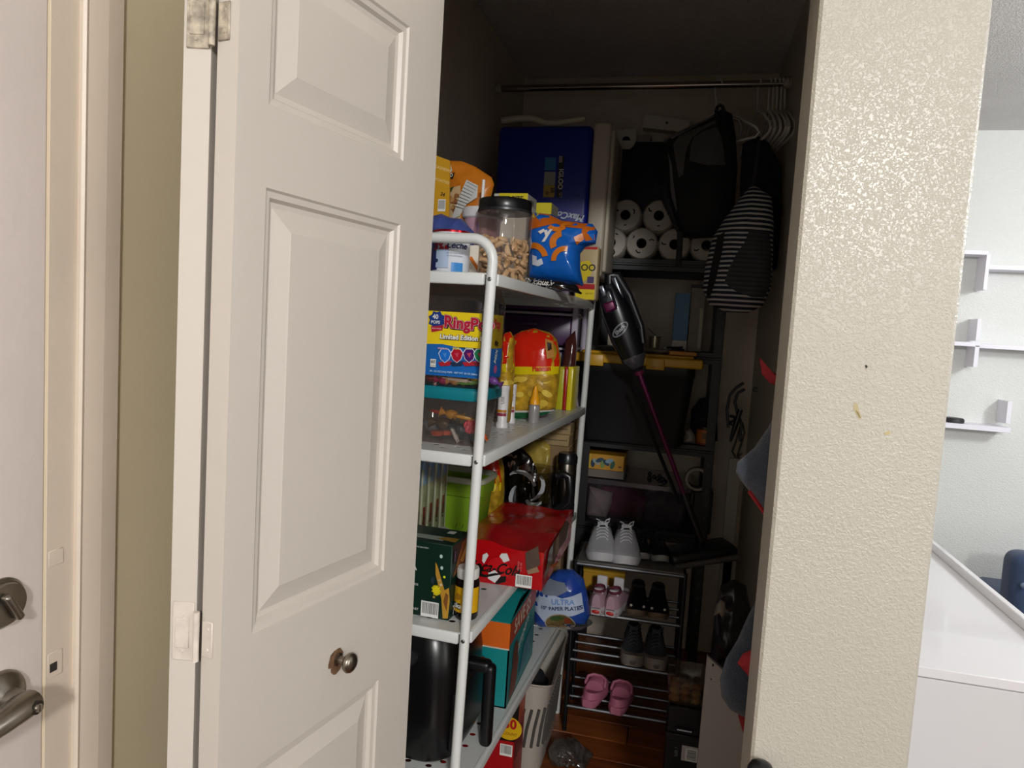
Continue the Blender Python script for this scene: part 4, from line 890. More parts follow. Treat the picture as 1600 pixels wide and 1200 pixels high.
decal('side_label', b, flat_right(dw/2), [('p', rct(dd/2, dh-.032, dd, .064), M('#b9431c', .4)), ('t', 'SAVE $5', .16, dh-.032, .062, M('#e9dccb', .5), {'bold': .02}), ('t', 'Pampers', .17, dh*.60, .050, M('#cfe2e2', .5), {'bold': .02, 'shear': .2, 'rot': .35}), ('p', [(.02, 0.01), (.04, dh*.35), (.09, dh*.55), (.13, dh*.38), (.12, dh*.12), (.1, .01)], M('#7a4630', .5)), ('p', ell(.08, dh*.5, .035, .04), M('#6a3a26', .5)), ('p', [(.14, dh*.1), (.2, dh*.42), (.32, dh*.5), (.33, dh*.2)], M('#3b7f8e', .4))])
# paper plates
t, p, fr = pouch('plate_pack', 'blue and white plastic pack of paper plates beside the nappy carton', 'plate pack', [(838, 925), (850, 905), (872, 890), (895, 890), (912, 905), (919, 935), (921, 968), (915, 985), (880, 994), (845, 999), (834, 992), (832, 940)], 2.44, M('#274a9c', .18, bump=(22, .5)), T=.06, wr=.008, seed=20, base=Z4, p=3, q=.5)
decal('printed_label', p.obj, p.front, [('p', P2(fr, [(835, 922), (848, 916), (872, 921), (884, 926), (911, 921), (916, 950), (900, 953), (880, 955), (858, 964), (846, 952), (836, 946)]), M('#b9c6dc', .3)), ('p', P2(fr, [(846, 915), (862, 900), (890, 904), (894, 914), (878, 922), (856, 921)]), M('#7d8594', .12)), ('p', P2(fr, [(884, 898), (900, 900), (912, 915), (906, 920), (893, 915)]), M('#1d3f9a', .2)),
    ('t', 'ULTRA', *fr.xz(885, 932), .026, M('#5d86c8', .4), {'bold': .02, 'rot': .1}), ('t', '10\u201d PAPER PLATES', *fr.xz(882, 941.5), .0185, M('#1b2b5e', .4), {'bold': .03, 'rot': .14}),
    ('p', ell(*fr.xz(880, 966), .054, .040, 26, .2), M('#b3aca0', .5)), ('p', ell(*fr.xz(880, 966), .050, .036, 26, .2), M('#6e5a33', .5, var=.5, vscale=60)), ('p', ell(*fr.xz(876, 956), .026, .010, 16, .2), M('#3b5428', .5)), ('p', ell(*fr.xz(892, 961), .012, .012, 16), M('#8c3b22', .5)), ('p', ell(*fr.xz(868, 974), .018, .013, 16), M('#a98c52', .5)), ('p', ell(*fr.xz(884, 974), .014, .011, 16), M('#b79a62', .5))]
    + [('p', ell(*fr.xz(836, 932+i*7.5), .005, .006, 12), M('#23479c', .4)) for i in range(4)] + [('bar', *fr.xz(837.5, 982), .016, .030)], cut=.02)
g = G().lathe([(.001, 0), (.075, 0), (.10, .02), (.102, .022), (.10, .022), (.074, .003), (.001, .003)], 32, c=(0, .045, -.004), sy=.6); g.done('plate_rim', clear('#c9cbd2', .12, .06, .3, '#8f939c'), t).location.z = Z4-t.location.z+.005
# red carton under the shelf
P = at(814, 1100, 1.98)
t = thing('snack_case', 'red and black carton with a yellow 30 panel under the lowest shelf', 'box', (-.51, 1.98, 0.0005), 0)
b = G().box((0, .07, .178), (.222, .14, .356), .002, 1).done('carton', M('#a80f18', .35), t)
fr = Fr(Vector((-.51, 1.98, 0)), 0); q = lambda x, y: fr.xz(x, y)
decal('front_label', b, flat_front(0), [('p', [q(745, 1080), q(808, 1080), q(812, 1100), q(808, 1148), q(804, 1160), q(745, 1150)], M('#120b0b', .35)), ('p', [(x, z) for x, z in ell(*q(795, 1138), .040, .036, 24)], M('#d9ae16', .4)), ('t', '30', *q(797, 1132), .040, M('#b0141a', .4), {'bold': .04}), ('t', 'COUNT', *q(797, 1147), .012, M('#7a1a12', .4)), ('bar', *q(791, 1172), .038, .036)])
decal('side_label', b, flat_right(.111), [('p', rct(.07, .30, .1, .06), M('#c04a2a', .4)), ('p', rct(.07, .2, .1, .08), M('#7c0d12', .4))])
# laundry basket
t = thing('laundry_basket', 'white plastic laundry basket with slotted sides holding dark clothes', 'laundry basket', (-.47, 2.16, 0.0005), 0)
BW = M('#b5aea3', .45)
def brim(y): return .362-.055*math.exp(-((y-.10)/.15)**2)
lv_ = []
for s_, z in ((.84, 0), (.85, .012), (.93, .6), (1.0, .97), (1.06, .985), (1.06, 1.0)):
    lv_.append([(x*s_, y if s_ < 2 else y, (z if z < .05 else z*brim(y)) if z > .02 else z) for x, y in rrect(.27, .40*s_, .06, 8, .20)])
g = G().loft(lv_, cap=False); g.add(lv_[0], [tuple(range(len(lv_[0])))]); bb = g.done('basket_body', BW, t)
def wall_pt(d, z):
    # a point d metres along the basket wall, measured from the front left corner towards the right side
    s_ = .86+.17*z/.36; w_, l_ = .27*s_/2-.0, .40*s_/2; r = .06
    a = 2*(w_-r)
    if d < a: return (-w_+r+d, .20-l_-.001, z)
    d -= a; q_ = r*math.pi/2
    if d < q_: return (w_-r+(r+.001)*math.sin(d/r), .20-l_+r-(r+.001)*math.cos(d/r), z)
    return (w_+.001, .20-l_+r+d-q_, z)
for k in range(17):
    d_ = .03+k*.024
    G().tube([wall_pt(d_, .10), wall_pt(d_+.012, .165), wall_pt(d_+.030, .235)], .0048, 6, flat=.8).done('slot', M('#4a4641', .8), bb)
for sx in (-1, 1): G().box((sx*.09, .2, .006), (.02, .30, .012), .003, 1).done('foot', BW, t)
t = thing('dark_clothes', 'dark crumpled clothes filling the white laundry basket', 'clothes', (-.47, 2.36, .02), 0)
b = bmesh.new(); bmesh.ops.create_uvsphere(b, u_segments=40, v_segments=24, radius=1)
for v in b.verts:
    n_ = 1+.16*noise.noise(v.co*2.6)+.10*noise.noise(v.co*6); v.co = Vector((v.co.x*.102*n_, v.co.y*.150*n_, .135+v.co.z*.135*(n_ if v.co.z > 0 else 1)))
G().bm(b, 0, True).done('clothes_heap', M('#191a22', .9, bump=(60, .5)), t)
t = thing('film_bag', 'crumpled clear plastic bag lying on the wood floor by the laundry basket', 'bag', (-.265, 2.30, 0), .4)
p = Pillow([(-.07, 0), (.06, 0), (.08, .03), (.03, .07), (-.03, .09), (-.08, .05)], .05, wr=.03, seed=31, fs=30); p.geo().done('bag', clear('#b9b5b0', .2, .1, .16, '#8a8580'), t)

# ================================================================== BACK OF THE CLOSET
# cartons, drawer tower and cool box in the far left corner
tx0, tx1, ty0, ty1 = -.795, -.392, 2.645, 2.93
CB = M('#8d7350', .75, var=.12, vscale=20); zc_ = .0005
for k, (hh, lb) in enumerate(((.36, 'large brown carton on the floor in the far left corner'), (.36, 'middle large brown carton of the far left stack'), (.30, 'third brown carton of the far left stack'), (.045, 'thin tan carton under the purple drawer tower, lower of two'), (.042, 'thin tan carton directly under the purple drawer tower'))):
    t = thing('carton', lb, 'box', ((tx0+tx1)/2, ty0, zc_), 0, 'cartons under the drawer tower')
    b = G().box((0, (ty1-ty0)/2, hh/2), (tx1-tx0-.006*(k % 2), ty1-ty0, hh-.001), .003, 1).done('carton_body', M('#a58d63', .7, var=.1, vscale=20) if k > 2 else CB, t)
    decal('tape', b, flat_front(0), [('p', rct(0, hh/2, tx1-tx0-.02, .004 if k > 2 else .03), M('#6b5738', .5))]); zc_ += hh
twh = 1.662-zc_
t = thing('drawer_tower', 'white plastic tower of purple drawers on the cartons', 'drawer tower', ((tx0+tx1)/2, ty0, zc_), 0)
tw_ = tx1-tx0; PW = M('#bdb4c4', .4); PU = M('#43194f', .35)
g = G()
for z in (0, twh-.02): g.box((0, .142, z+.01), (tw_, .285, .02), .003, 1)
for sx in (-1, 1):
    for yk in (.012, .272): g.box((sx*(tw_/2-.012), yk, twh/2), (.024, .024, twh), .004, 1)
g.done('tower_frame', PW, t)
nd = 4; dhh = (twh-.04)/nd
for k in range(nd):
    z = .02+dhh*k
    o = G().box((0, .138, z+dhh*.5+.006), (tw_-.052, .27, dhh-.022), .006, 2).done('drawer', PU, t)
    G().box((0, .142, z+.005), (tw_-.03, .28, .009), .002, 1).done('rail', PW, t)
    G().box((0, -.004, z+dhh*.72), (.10, .014, .018), .005, 2).done('handle', PU, o)
# cool box standing on end, lid to the right
fr = Fr(at(850, 428, 2.625), 0); fr.P.z = 1.6635
xl_, zt = fr.xz(779, 196); xm = fr.xz(920, 300)[0]; xr_ = fr.xz(955, 300)[0]
t = thing('cool_box', 'blue cool box with a white lid standing on end on the drawer tower', 'cool box', fr.P, 0)
BLU = M('#0c1c86', .4); LID = M('#b3a896', .45); cd_ = .275
G().box(((xl_+xm)/2, cd_/2, zt/2), (xm-xl_, cd_, zt), .02, 4).done('cooler_body', BLU, t)
ld = G().box(((xm+xr_)/2-.006, cd_/2, zt/2+.004), (xr_-xm-.018, cd_+.012, zt+.012), .012, 4).done('lid', LID, t)
G().box((xr_-.012, cd_/2, zt/2+.004), (.020, cd_-.04, zt-.03), .008, 3).done('lid_top', LID, ld)
hpx = [fr.xz(*a) for a in ((783, 190), (800, 187), (830, 185.5), (842, 189), (852, 193.5), (870, 193), (914, 186.5))]
G().tube([(x, .012, z+.006) for x, z in hpx], [.016, .017, .017, .017, .016, .0155, .014], 12, flat=.75).done('handle', LID, t)
lx, lz = fr.xz(866, 277)
decal('sticker', t, flat_front(0), [('p', rct(fr.xz(876, 270)[0], fr.xz(866, 276)[1], .022, .150), M('#0d0d12', .4)), ('t', 'IGLOO', fr.xz(876, 280)[0], fr.xz(876, 280)[1], .024, M('#b9b4b0', .5), {'rot': -1.5708, 'bold': .03}), ('p', rct(fr.xz(876, 249)[0], fr.xz(876, 249)[1], .013, .024), M('#8f7f86', .5)), ('t', 'QT', fr.xz(876, 305)[0], fr.xz(876, 305)[1], .014, M('#9f9aa0', .5), {'rot': -1.5708}),
    ('p', rct(fr.xz(860, 256)[0], fr.xz(860, 256)[1], .042, .046), M('#2c6b9c', .4)), ('p', rct(fr.xz(859, 279)[0], fr.xz(859, 279)[1], .042, .048), M('#8f8b83', .5)), ('p', rct(fr.xz(858, 299)[0], fr.xz(858, 299)[1], .042, .044), M('#a78a2a', .5)), ('t', '38', fr.xz(863, 297)[0], fr.xz(860, 297)[1], .020, M('#15120a', .5), {'rot': -1.5708, 'bold': .03}), ('t', '36', fr.xz(855, 302)[0], fr.xz(852, 302)[1], .014, M('#15120a', .5), {'rot': -1.5708, 'bold': .03}),
    ('t', 'MaxCold', fr.xz(886, 337)[0], fr.xz(886, 337)[1], .034, M('#c9d2e2', .5), {'rot': 3.0, 'shear': .3, 'bold': .03})])
# black rack
RY = 2.935; rx0, rx1 = -.385, .150; RD = .40
RB = M('#08080b', .5)
rack = thing('storage_rack', 'black metal rack of four shelves against the closet back wall', 'rack', ((rx0+rx1)/2, RY, 0), 0)
rw = rx1-rx0
RZ = [at(980, 404, RY).z, at(1020, 546, RY).z, at(980, 686, RY).z, .665]
rt = at(980, 404, RY).z+.03
for sx in (-1, 1):
    for yk in (0, RD):
        g = G(); s_ = 1 if yk == 0 else -1
        g.box((sx*(rw/2-.018), yk+s_*.001, rt/2), (.036, .002, rt)); g.box((sx*(rw/2-.001), yk+s_*.018, rt/2), (.002, .036, rt)); p_ = g.done('post', RB, rack)
        if yk == 0 and sx > 0:
            g = G()
            for k in range(26): g.box((sx*(rw/2-.018), -.0008, .35+k*.055), (.010, .001, .016))
            o = g.done('slot', M('#34343a', .6), p_); o['kind'] = 'stuff'
for z in RZ:
    o = G().box((0, RD/2, z-.006), (rw-.006, RD-.006, .010), .002, 1).done('shelf_board', M('#17171a', .5), rack)
    for yk in (-.002, RD+.002):
        g = G(); g.box((0, yk, z-.022), (rw, .003, .044)); g.box((0, yk-.004 if yk < .1 else yk+.004, z-.022), (rw, .008, .010), .002, 1); g.done('beam', RB, o)
# kitchen rolls on the top shelf
ROLL = M('#b8afa2', .6, bump=(90, .6), var=.06, vscale=30)
def roll(px_, py_, rp, lb, first=[None]):
    P = at(px_, py_, 2.985); r = rp*mpp(P)
    if first[0] is None:
        t = thing('paper_roll', lb, 'paper roll', P, 0, 'wrapped paper rolls on the rack top')
        pr = [(.021, -.02), (r*.55, -.022), (r*.9, -.016), (r, -.004), (r, .22), (r*.9, .232), (.021, .235), (.021, -.02)]
        G().lathe(pr, 30, cap=False, mx=Matrix.Rotation(R(-90), 4, 'X')).done('paper', ROLL, t)
        G().lathe([(.0205, -.018), (.0205, .23), (.0185, .23), (.0185, -.018), (.0205, -.018)], 20, cap=False, mx=Matrix.Rotation(R(-90), 4, 'X')).done('core', M('#3b332a', .8), t)
        g = G(); g.tube([(.030, -.0225, .012), (.040, -.0225, .017), (.05, -.021, .012)], .0028, 5); g.tube([(-.02, -.0225, -.028), (-.012, -.0225, -.038), (-.002, -.0225, -.038)], .0026, 5); g.tube([(-.035, -.0215, .02), (-.03, -.0222, .03)], .0024, 5); o = g.done('film_fold', M('#2b2620', .5), t); o['kind'] = 'stuff'
        first[0] = t
    else: copy_thing(first[0], P, 0, lb).rotation_euler = (0, (px_*7 % 13)*.5, 0)
rr_ = 25.0
for px_, py_, lb in ((1003, 377, 'front paper roll in the bottom row, second from the cool box'), (955, 378, 'bottom-row paper roll half hidden by the cool box'), (1054, 380, 'bottom-row paper roll under the backpack corner'), (1104, 383, 'bottom-row paper roll beside the striped bag'),
                      (978, 333, 'upper-row paper roll next to the cool box'), (1030, 334, 'upper-row paper roll half behind the backpack')):
    roll(px_, py_, rr_, lb)
zr = RZ[0]
for o in list(S.objects):
    if o.name.startswith('paper_roll'):
        r = 25*mpp(at(1003, 377, 2.985)); low = abs(o.location.z-at(1003, 377, 2.985).z) < .05
        o.location.z = zr+r+.001 if low else zr+r+.001+r*1.72
# dark box behind the rolls with white things on it
P = at(1005, 222, 3.25); bz = P.z
t = thing('dark_case', 'tall dark storage case behind the paper rolls', 'case', (-.17, 3.24, zr+.0005), 0)
G().box((0, .045, (bz-zr)/2), (.33, .09, bz-zr-.001), .008, 2).done('case_body', M('#17171d', .5), t)
g = G().box((.03, -.003, (bz-zr)*.62), (.10, .006, .06), .003, 1); g.done('latch', M('#24242a', .5), t)
fr = Fr(at(979, 226, 3.225), 0); o_ = fr.poly([(965, 204), (994, 204), (994, 222), (990, 230), (984, 234), (974, 234), (968, 230), (965, 222)])
t = thing('white_dispenser', 'white U-shaped plastic piece with a dark half-round hole by the cool box', 'dispenser', fr.P, 0)
G().prism(o_, -.016, .0).done('plate', M('#d0c9bb', .5), t)
decal('hole', t, flat_front(-.016), [('p', [fr.xz(979+6.5*math.cos(a*.349), 221-6.5*math.sin(a*.349)) for a in range(10)], M('#18161a', .8))])
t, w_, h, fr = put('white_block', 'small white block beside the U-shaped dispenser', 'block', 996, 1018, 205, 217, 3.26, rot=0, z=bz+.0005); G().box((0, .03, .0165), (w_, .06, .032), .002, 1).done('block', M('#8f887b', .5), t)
fr = Fr(at(1042, 204, 3.27), R(0)); t = thing('white_carton', 'long white carton lying tilted high on the back shelf', 'box', (fr.P.x, 3.27, 0), 0)
o_ = fr.poly([(1007, 178), (1079, 189), (1074, 207), (1004, 199)]); zlo = min(b for a, b in o_)
t.location.z = fr.P.z
G().prism(o_, 0, .06).done('carton', M('#d8d0c0', .55), t); decal('logo', t, flat_front(0), [('p', ell(*fr.xz(1042, 192), .006, .006, 10), M('#55504a', .5))])
# second rack shelf
zs = RZ[1]+.0005
t, w_, h, fr = put('blue_box', 'tall blue box standing on the second rack shelf', 'box', 1052, 1076, 458, 546, 3.02, rot=0, z=zs); h = at(1064, 458, 3.02).z-zs
G().box((0, .05, h*.59), (w_, .10, h*.82), .002, 1).done('blue_sleeve', M('#3d6f93', .5), t); G().box((0, .05, h*.09), (w_*.99, .099, h*.18), .002, 1).done('white_base', M('#b5b0a8', .5), t)
t, w_, h, fr = put('grey_box', 'tall greyish box with a dark cap beside the blue box', 'box', 1077, 1100, 445, 546, 3.04, rot=0, z=zs); h = at(1088, 445, 3.04).z-zs
G().box((0, .05, h*.48), (w_, .10, h*.96), .002, 1).done('carton', M('#7d7469', .6, var=.2, vscale=18), t); G().box((0, .05, h*.98), (w_*1.03, .104, h*.04), .002, 1).done('cap', M('#1a1a1c', .5), t); G().box((w_*.3, -.001, h*.35), (w_*.2, .003, h*.6)).done('pale_strip', M('#a79f8e', .6), t)
t, w_, h, fr = put('wire_spool', 'small silvery spool on the second rack shelf', 'spool', 1013, 1033, 521, 541, 3.0, rot=0, z=zs)
r = w_/2; g = G().lathe([(.001, 0), (r, 0), (r, .004), (r*.88, .006), (r*.88, .048), (r, .05), (r, .054), (.001, .054)], 26).done('spool', M('#a69c86', .3, .8), t); G().tube([(.01, -.02, .05), (-.03, -.03, .085)], .002, 6).done('wire_end', M('#77706a', .4), t)
t = thing('cord_coil', 'small black cord with white end lying by the blue box', 'cord', at(1055, 541, 2.96), 0); t.location.z = zs
G().tube([(.035*math.cos(a*.6)*(1-.02*a), .02*math.sin(a*.6), .005+.001*a) for a in range(12)], .004, 6).done('cord', BLK, t); G().box((-.03, .01, .008), (.03, .014, .012), .003, 1).done('plug', M('#bdb8ae', .5), t)
# yellow-lidded tote protruding from the rack
TY = 2.80; zt_ = RZ[2]+.0005
xa = at(912, 590, TY).x-.03; xb = at(1086, 590, TY).x; th_ = at(1000, 562, TY).z-zt_
t = thing('storage_tote', 'large black storage tote with a yellow lid on the rack', 'tote', ((xa+xb)/2, TY, zt_), 0)
g = G(); W0 = xb-xa; rings = [[(x*s_, (y-.24)*s_+.24, z) for x, y in rrect(W0, .48, .035, 4, .24)] for s_, z in ((.86, 0), (.87, .01), (.985, th_-.06), (1.0, th_-.055), (1.0, th_-.02))]
g.loft(rings).done('tote_body', M('#06070b', .5), t)
lw = at(1097, 573, TY).x-at(891, 558, TY).x; YLW = M('#c8971a', .4)
l_ = G().box((.0, .24, th_-.004), (lw, .52, .036), .008, 3).done('lid', YLW, t)
G().box((0, .24, th_+.018), (lw*.86, .42, .012), .005, 2).done('lid_panel', YLW, l_)
for sx in (-.62, .3): G().box((sx*lw/2, -.022, th_-.012), (.07, .012, .045), .004, 2).done('latch', YLW if sx > 0 else YLW, t)
zl = zt_+th_+.0245
t = thing('paper_sheets', 'loose crumpled paper lying on the yellow tote lid', 'paper', (at(1020, 550, 2.93).x, 2.93, zl), 0)
g = Pillow([(-.07, -.06), (.06, -.07), (.075, .05), (-.05, .07)], .009, wr=.006, seed=40, fs=40).geo(); g.v = [(x, z, .012-y) for x, y, z in g.v]; g.done('paper', M('#8f8677', .7), t)
t = thing('orange_folder', 'flat orange packet lying at the front of the yellow tote lid', 'packet', (at(1065, 562, 2.87).x, 2.87, zl), 0)
g = G().box((0, 0, .009), (.105, .09, .016), .003, 1, rz=.1); g.done('packet', M('#b8791c', .5), t)
# third rack shelf goods, right of the tote
t, w_, h, fr = put('orange_jar', 'orange labelled jar on the rack beside the tote', 'jar', 1087, 1114, 666, 703, 2.99, rot=0, z=zt_); r = w_/2; h = at(1100, 666, 2.99).z-zt_
b = G().lathe([(.001, 0), (r*.95, 0), (r, .005), (r, h*.82), (r*.85, h*.88), (.001, h*.88)], 26).done('jar_body', M('#a8601c', .4), t); G().lathe([(.001, h*.86), (r*.9, h*.86), (r*.9, h), (.001, h)], 26).done('lid', M('#2a1d14', .4), t)
decal('printed_label', b, cyl_front(r), [('p', rct(0, h*.52, r*.7, h*.3), M('#6a4a22', .5)), ('p', rct(0, h*.06, r*1.8, h*.1), M('#7a2a1a', .5))], cut=.008)
pouch('white_wad', 'crumpled whitish plastic wad next to the orange jar', 'bag', [(1066, 700), (1070, 672), (1079, 669), (1086, 680), (1086, 701)], 2.97, M('#8d877d', .5, bump=(60, .5)), T=.03, wr=.015, seed=41, rot=0, base=zt_)
pouch('black_cloth', 'dark cloth bundle behind the orange jar', 'cloth', [(1076, 700), (1080, 640), (1094, 622), (1110, 620), (1120, 640), (1120, 703)], 3.10, M('#15151c', .9, bump=(50, .5)), T=.04, wr=.02, seed=42, rot=0, base=zt_)
# fourth rack shelf: clear bin with clothes, boxes on it
zb = RZ[3]+.0005
xa = at(906, 800, 2.95).x; xb = at(1080, 800, 2.95).x; bh = at(990, 757, 2.95).z-zb
t = thing('clear_bin', 'clear plastic bin full of pink and white clothes on the lowest rack shelf', 'bin', ((xa+xb)/2, 2.95, zb), 0)
g = G(); rings = [[(x*s_, (y-.17)*s_+.17, z) for x, y in rrect(xb-xa, .34, .04, 4, .17)] for s_, z in ((.88, 0), (.9, .01), (1.0, bh-.01))]
g.loft(rings, cap=False); g.add(rings[0], [tuple(range(len(rings[0])))]); g.done('bin_body', clear('#d9d2d6', .16, .12, .10, '#8a8088'), t)
shell([(xb-xa+.01, .35, bh-.012), (xb-xa+.018, .358, bh-.008), (xb-xa+.018, .358, bh+.004), (xb-xa, .34, bh+.008)], .04, 4, .17, False)
g = G(); rg = [[(x, y, z) for x, y in rrect(xb-xa+.016, .356, .04, 4, .17)] for z in (bh-.012, bh+.006)]; g.loft(rg).done('lid', clear('#cfc9cc', .2, .15, .3, '#7d757c'), t)
bc_ = Vector(((xa+xb)/2, 2.95, zb))
for nm, lb, hx, ol, dy, sd in (('folded_garment', 'folded pink garment inside the clear bin', '#6a2c48', [(-.10, .01), (.02, .01), (.06, bh*.6), (-.02, bh*.85), (-.15, bh*.8), (-.17, bh*.4)], .09, 1), ('folded_garment', 'white garment at the left end inside the clear bin', '#a9a09c', [(-.205, .01), (-.12, .01), (-.10, bh*.4), (-.10, bh*.68), (-.20, bh*.78)], .05, 2), ('folded_garment', 'grey garment at the right side inside the clear bin', '#54525a', [(.04, .01), (.2, .01), (.21, bh*.6), (.12, bh*.85), (.03, bh*.7)], .09, 3)):
    p = Pillow(ol, .035, wr=.012, seed=sd); o = p.geo().done(nm, M(hx, .85, bump=(60, .4))); o.location = bc_+Vector((0, dy, .0)); tag(o, lb, 'clothes', 'clothes in the clear bin')
zl2 = zb+bh+.0095
t, w_, h, fr = put('grey_game_box', 'flat greyish box under the yellow box on the clear bin', 'box', 906, 975, 733, 747, 2.97, rot=0, z=zl2)
h1 = max(.02, at(940, 734, 2.97).z-zl2); G().box((0, .10, h1/2), (w_, .20, h1), .002, 1).done('carton', M('#6e655c', .6), t)
t, w_, h, fr = put('yellow_game_box', 'flat yellow box with small blue pictures on the clear bin', 'box', 906, 975, 710, 733, 2.965, rot=0, z=zl2+h1+.0005)
h2 = h; b = G().box((0, .10, h2/2), (w_, .20, h2), .002, 1).done('carton', M('#c58f22', .5), t)
decal('printed_label', b, flat_front(0), [('p', rct(-w_*.36, h2/2, w_*.22, h2*.9), M('#cfae1c', .5))] + [('p', ell(-w_*.2+k*w_*.075, h2*(.5+.12*((k*7) % 3-1)), w_*.05, h2*.27, 12, k), M(['#1c3350', '#8fa3a0', '#23405a', '#6f8f4a', '#1f3b52', '#7da0b5', '#2b5a4a'][k], .5)) for k in range(7)] + [('p', rct(w_*.42, h2*.3, .014, .006), M('#7a2d1a', .5))])
P = at(1089, 748, 2.98); r = 18*mpp(P)
t = thing('tape_roll', 'large pale tape roll standing on edge beside the clear bin', 'tape roll', (P.x, 2.98, P.z-r), 0)
G().lathe([(r*.78, -.02), (r, -.02), (r, .02), (r*.78, .02), (r*.78, -.02)], 36, cap=False, mx=Matrix.Translation((0, .0, r)) @ Matrix.Rotation(R(90), 4, 'X')).done('tape', M('#9b9182', .55), t)
G().lathe([(r*.74, -.021), (r*.785, -.021), (r*.785, .021), (r*.74, .021), (r*.74, -.021)], 36, cap=False, mx=Matrix.Translation((0, 0, r)) @ Matrix.Rotation(R(90), 4, 'X')).done('core', M('#4a443c', .8), t)
ztape = P.z-r
t, w_, h, fr = put('black_case', 'flat black case under the tape roll', 'case', 1062, 1120, 766, 800, 2.96, rot=0, z=zb); G().box((.02, .06, (ztape-zb)/2-.0005), (.075, .12, ztape-zb-.001), .004, 1).done('case_body', M('#101013', .5), t)
rd = random.Random(5); P = at(1028, 742, 2.95)
t = thing('bead_string', 'string of dark shiny beads heaped on the clear bin', 'beads', (P.x, 2.98, zl2), 0)
for k in range(14): G().ball((rd.uniform(-.035, .035), rd.uniform(-.02, .02), .010+.012*(k // 6)), (.019,)*3, 10).done('bead', M('#25252b', .2), t)

# ------------------------------------------------------------------ shoe rack
KY = 2.50; KX0, KX1 = -.318, .066; KD = .225
KZ = [.628, .450, .271, .094]
krack = thing('shoe_rack', 'black four-tier shoe rack with grey rails at the back of the closet', 'shoe rack', ((KX0+KX1)/2, KY, 0), R(1.7))
kw = KX1-KX0; RAIL = M('#5f6064', .38, .8)
for sx in (-1, 1):
    for yk in (0, KD): G().tube([(sx*kw/2, yk, 0), (sx*kw/2, yk, KZ[0]+.012)], .008, 10).done('leg', RB, krack)
    for z in KZ: G().tube([(sx*kw/2, 0, z), (sx*kw/2, KD, z)], .006, 8).done('side_bar', RB, krack)
for i, z in enumerate(KZ):
    for j in range(4): G().tube([(-kw/2, KD*j/3, z), (kw/2, KD*j/3, z)], .0055 if j else .007, 8).done('rail', RAIL, krack)
G().box((0, KD/2, KZ[0]+.0115), (kw-.01, KD+.02, .008), .002, 1).done('top_board', M('#5d5a57', .35, var=.15, vscale=6), krack)
KR = R(1.7)
def kpt(x, y, z=0): return Vector(krack.location)+Matrix.Rotation(KR, 4, 'Z') @ Vector((x, y, z))

def shoe(name, label, loc, rot, L, W, H, upper, sole, lace=None, sole_h=.024, toe=.5, low=.45, lining='#1a1a1c', heel=None, group=None, tongue=True):
    """toe at -y, heel at +y; lofted upper over a shaped sole, foot opening near the heel"""
    t = thing(name, label, 'shoe', loc, rot, group)
    ST_ = [(0.0, .26, .30), (.05, .62, .42), (.14, .88, .52), (.28, 1.0, .62), (.42, .96, .78), (.55, .86, .95), (.68, .80, 1.0), (.82, .80, .98), (.93, .70, .98), (1.0, .42, .96)]
    n = 16; rs = []; ru = []
    for s_, w_, h_ in ST_:
        y = -L/2+L*s_; hw = W/2*w_
        rs.append((y, hw, h_))
    g = G(); rings = []
    for y, hw, h_ in rs:
        up_ = .012*max(0, .12-(y+L/2)/L)/.12
        rings.append([(hw*1.05*a, y, b+up_) for a, b in ((-.9, 0), (-1, .006), (-1, sole_h*.8), (-.94, sole_h), (.94, sole_h), (1, sole_h*.8), (1, .006), (.9, 0))])
    g.loft(rings); g.done('sole', sole, t)
    g = G(); rings = []
    for y, hw, h_ in rs:
        r = []
        for k in range(n):
            a = math.pi*k/(n-1); c_ = math.cos(a); s2 = math.sin(a)
            p_ = 2.6 if h_ < .7 else 3.0
            x = hw*(abs(c_)**(2/p_))*(1 if c_ > 0 else -1)*(1-.22*max(0, h_-.6)*s2*1.6); z = sole_h*.8+(H*h_-sole_h)*(max(0, s2)**(2/p_))
            r.append((x, y, z))
        rings.append(r)
    up = g.loft(rings, cap=True, closed=True).done('upper', upper, t)
    yo = -L/2+L*.76; zo = H*.985
    o_ = [(W*.28*math.cos(a*.3142), yo+L*.17*math.sin(a*.3142), zo+.004) for a in range(20)]
    g = G(); g.add(o_+[(x*.9, y, zo-.02) for x, y, z in o_]+[(x*1.15, y-.0, zo-.006) for x, y, z in o_], [(k, (k+1) % 20, 20+(k+1) % 20, 20+k) for k in range(20)]+[(k, (k+1) % 20, 40+(k+1) % 20, 40+k) for k in range(20)]+[tuple(range(20, 40))]); g.done('opening', M(lining, .9), t)
    if lace:
        g = G()
        for k in range(5):
            f_ = .34+k*.062; y = -L/2+L*f_; hh = H*(.62+.36*min(1, (f_-.28)/.30))+.004; hw = W*.20
            g.tube([(-hw, y, hh-.010), (-hw*.4, y-.003, hh), (hw*.4, y+.003, hh), (hw, y, hh-.010)], .0021, 6)
        y = -L/2+L*.60
        g.tube([(0, y, H), (.012, y-.012, H+.022), (.024, y-.008, H+.028), (.022, y, H+.012), (.004, y+.002, H+.001)], .0022, 6)
        g.tube([(0, y, H), (-.014, y-.012, H+.02), (-.026, y-.02, H+.026)], .0018, 6)
        o = g.done('laces', lace, t)
        if tongue: G().box((0, -L/2+L*.62, H*.99), (W*.36, .010, .026), .004, 2, mx=None).done('tongue', upper, t)
    if heel: heel(t, L, W, H)
    return t
zk = KZ[0]+.016
GRYU = M('#a3a3a8', .6, bump=(140, .3)); GRYS = M('#b9b9bc', .45)
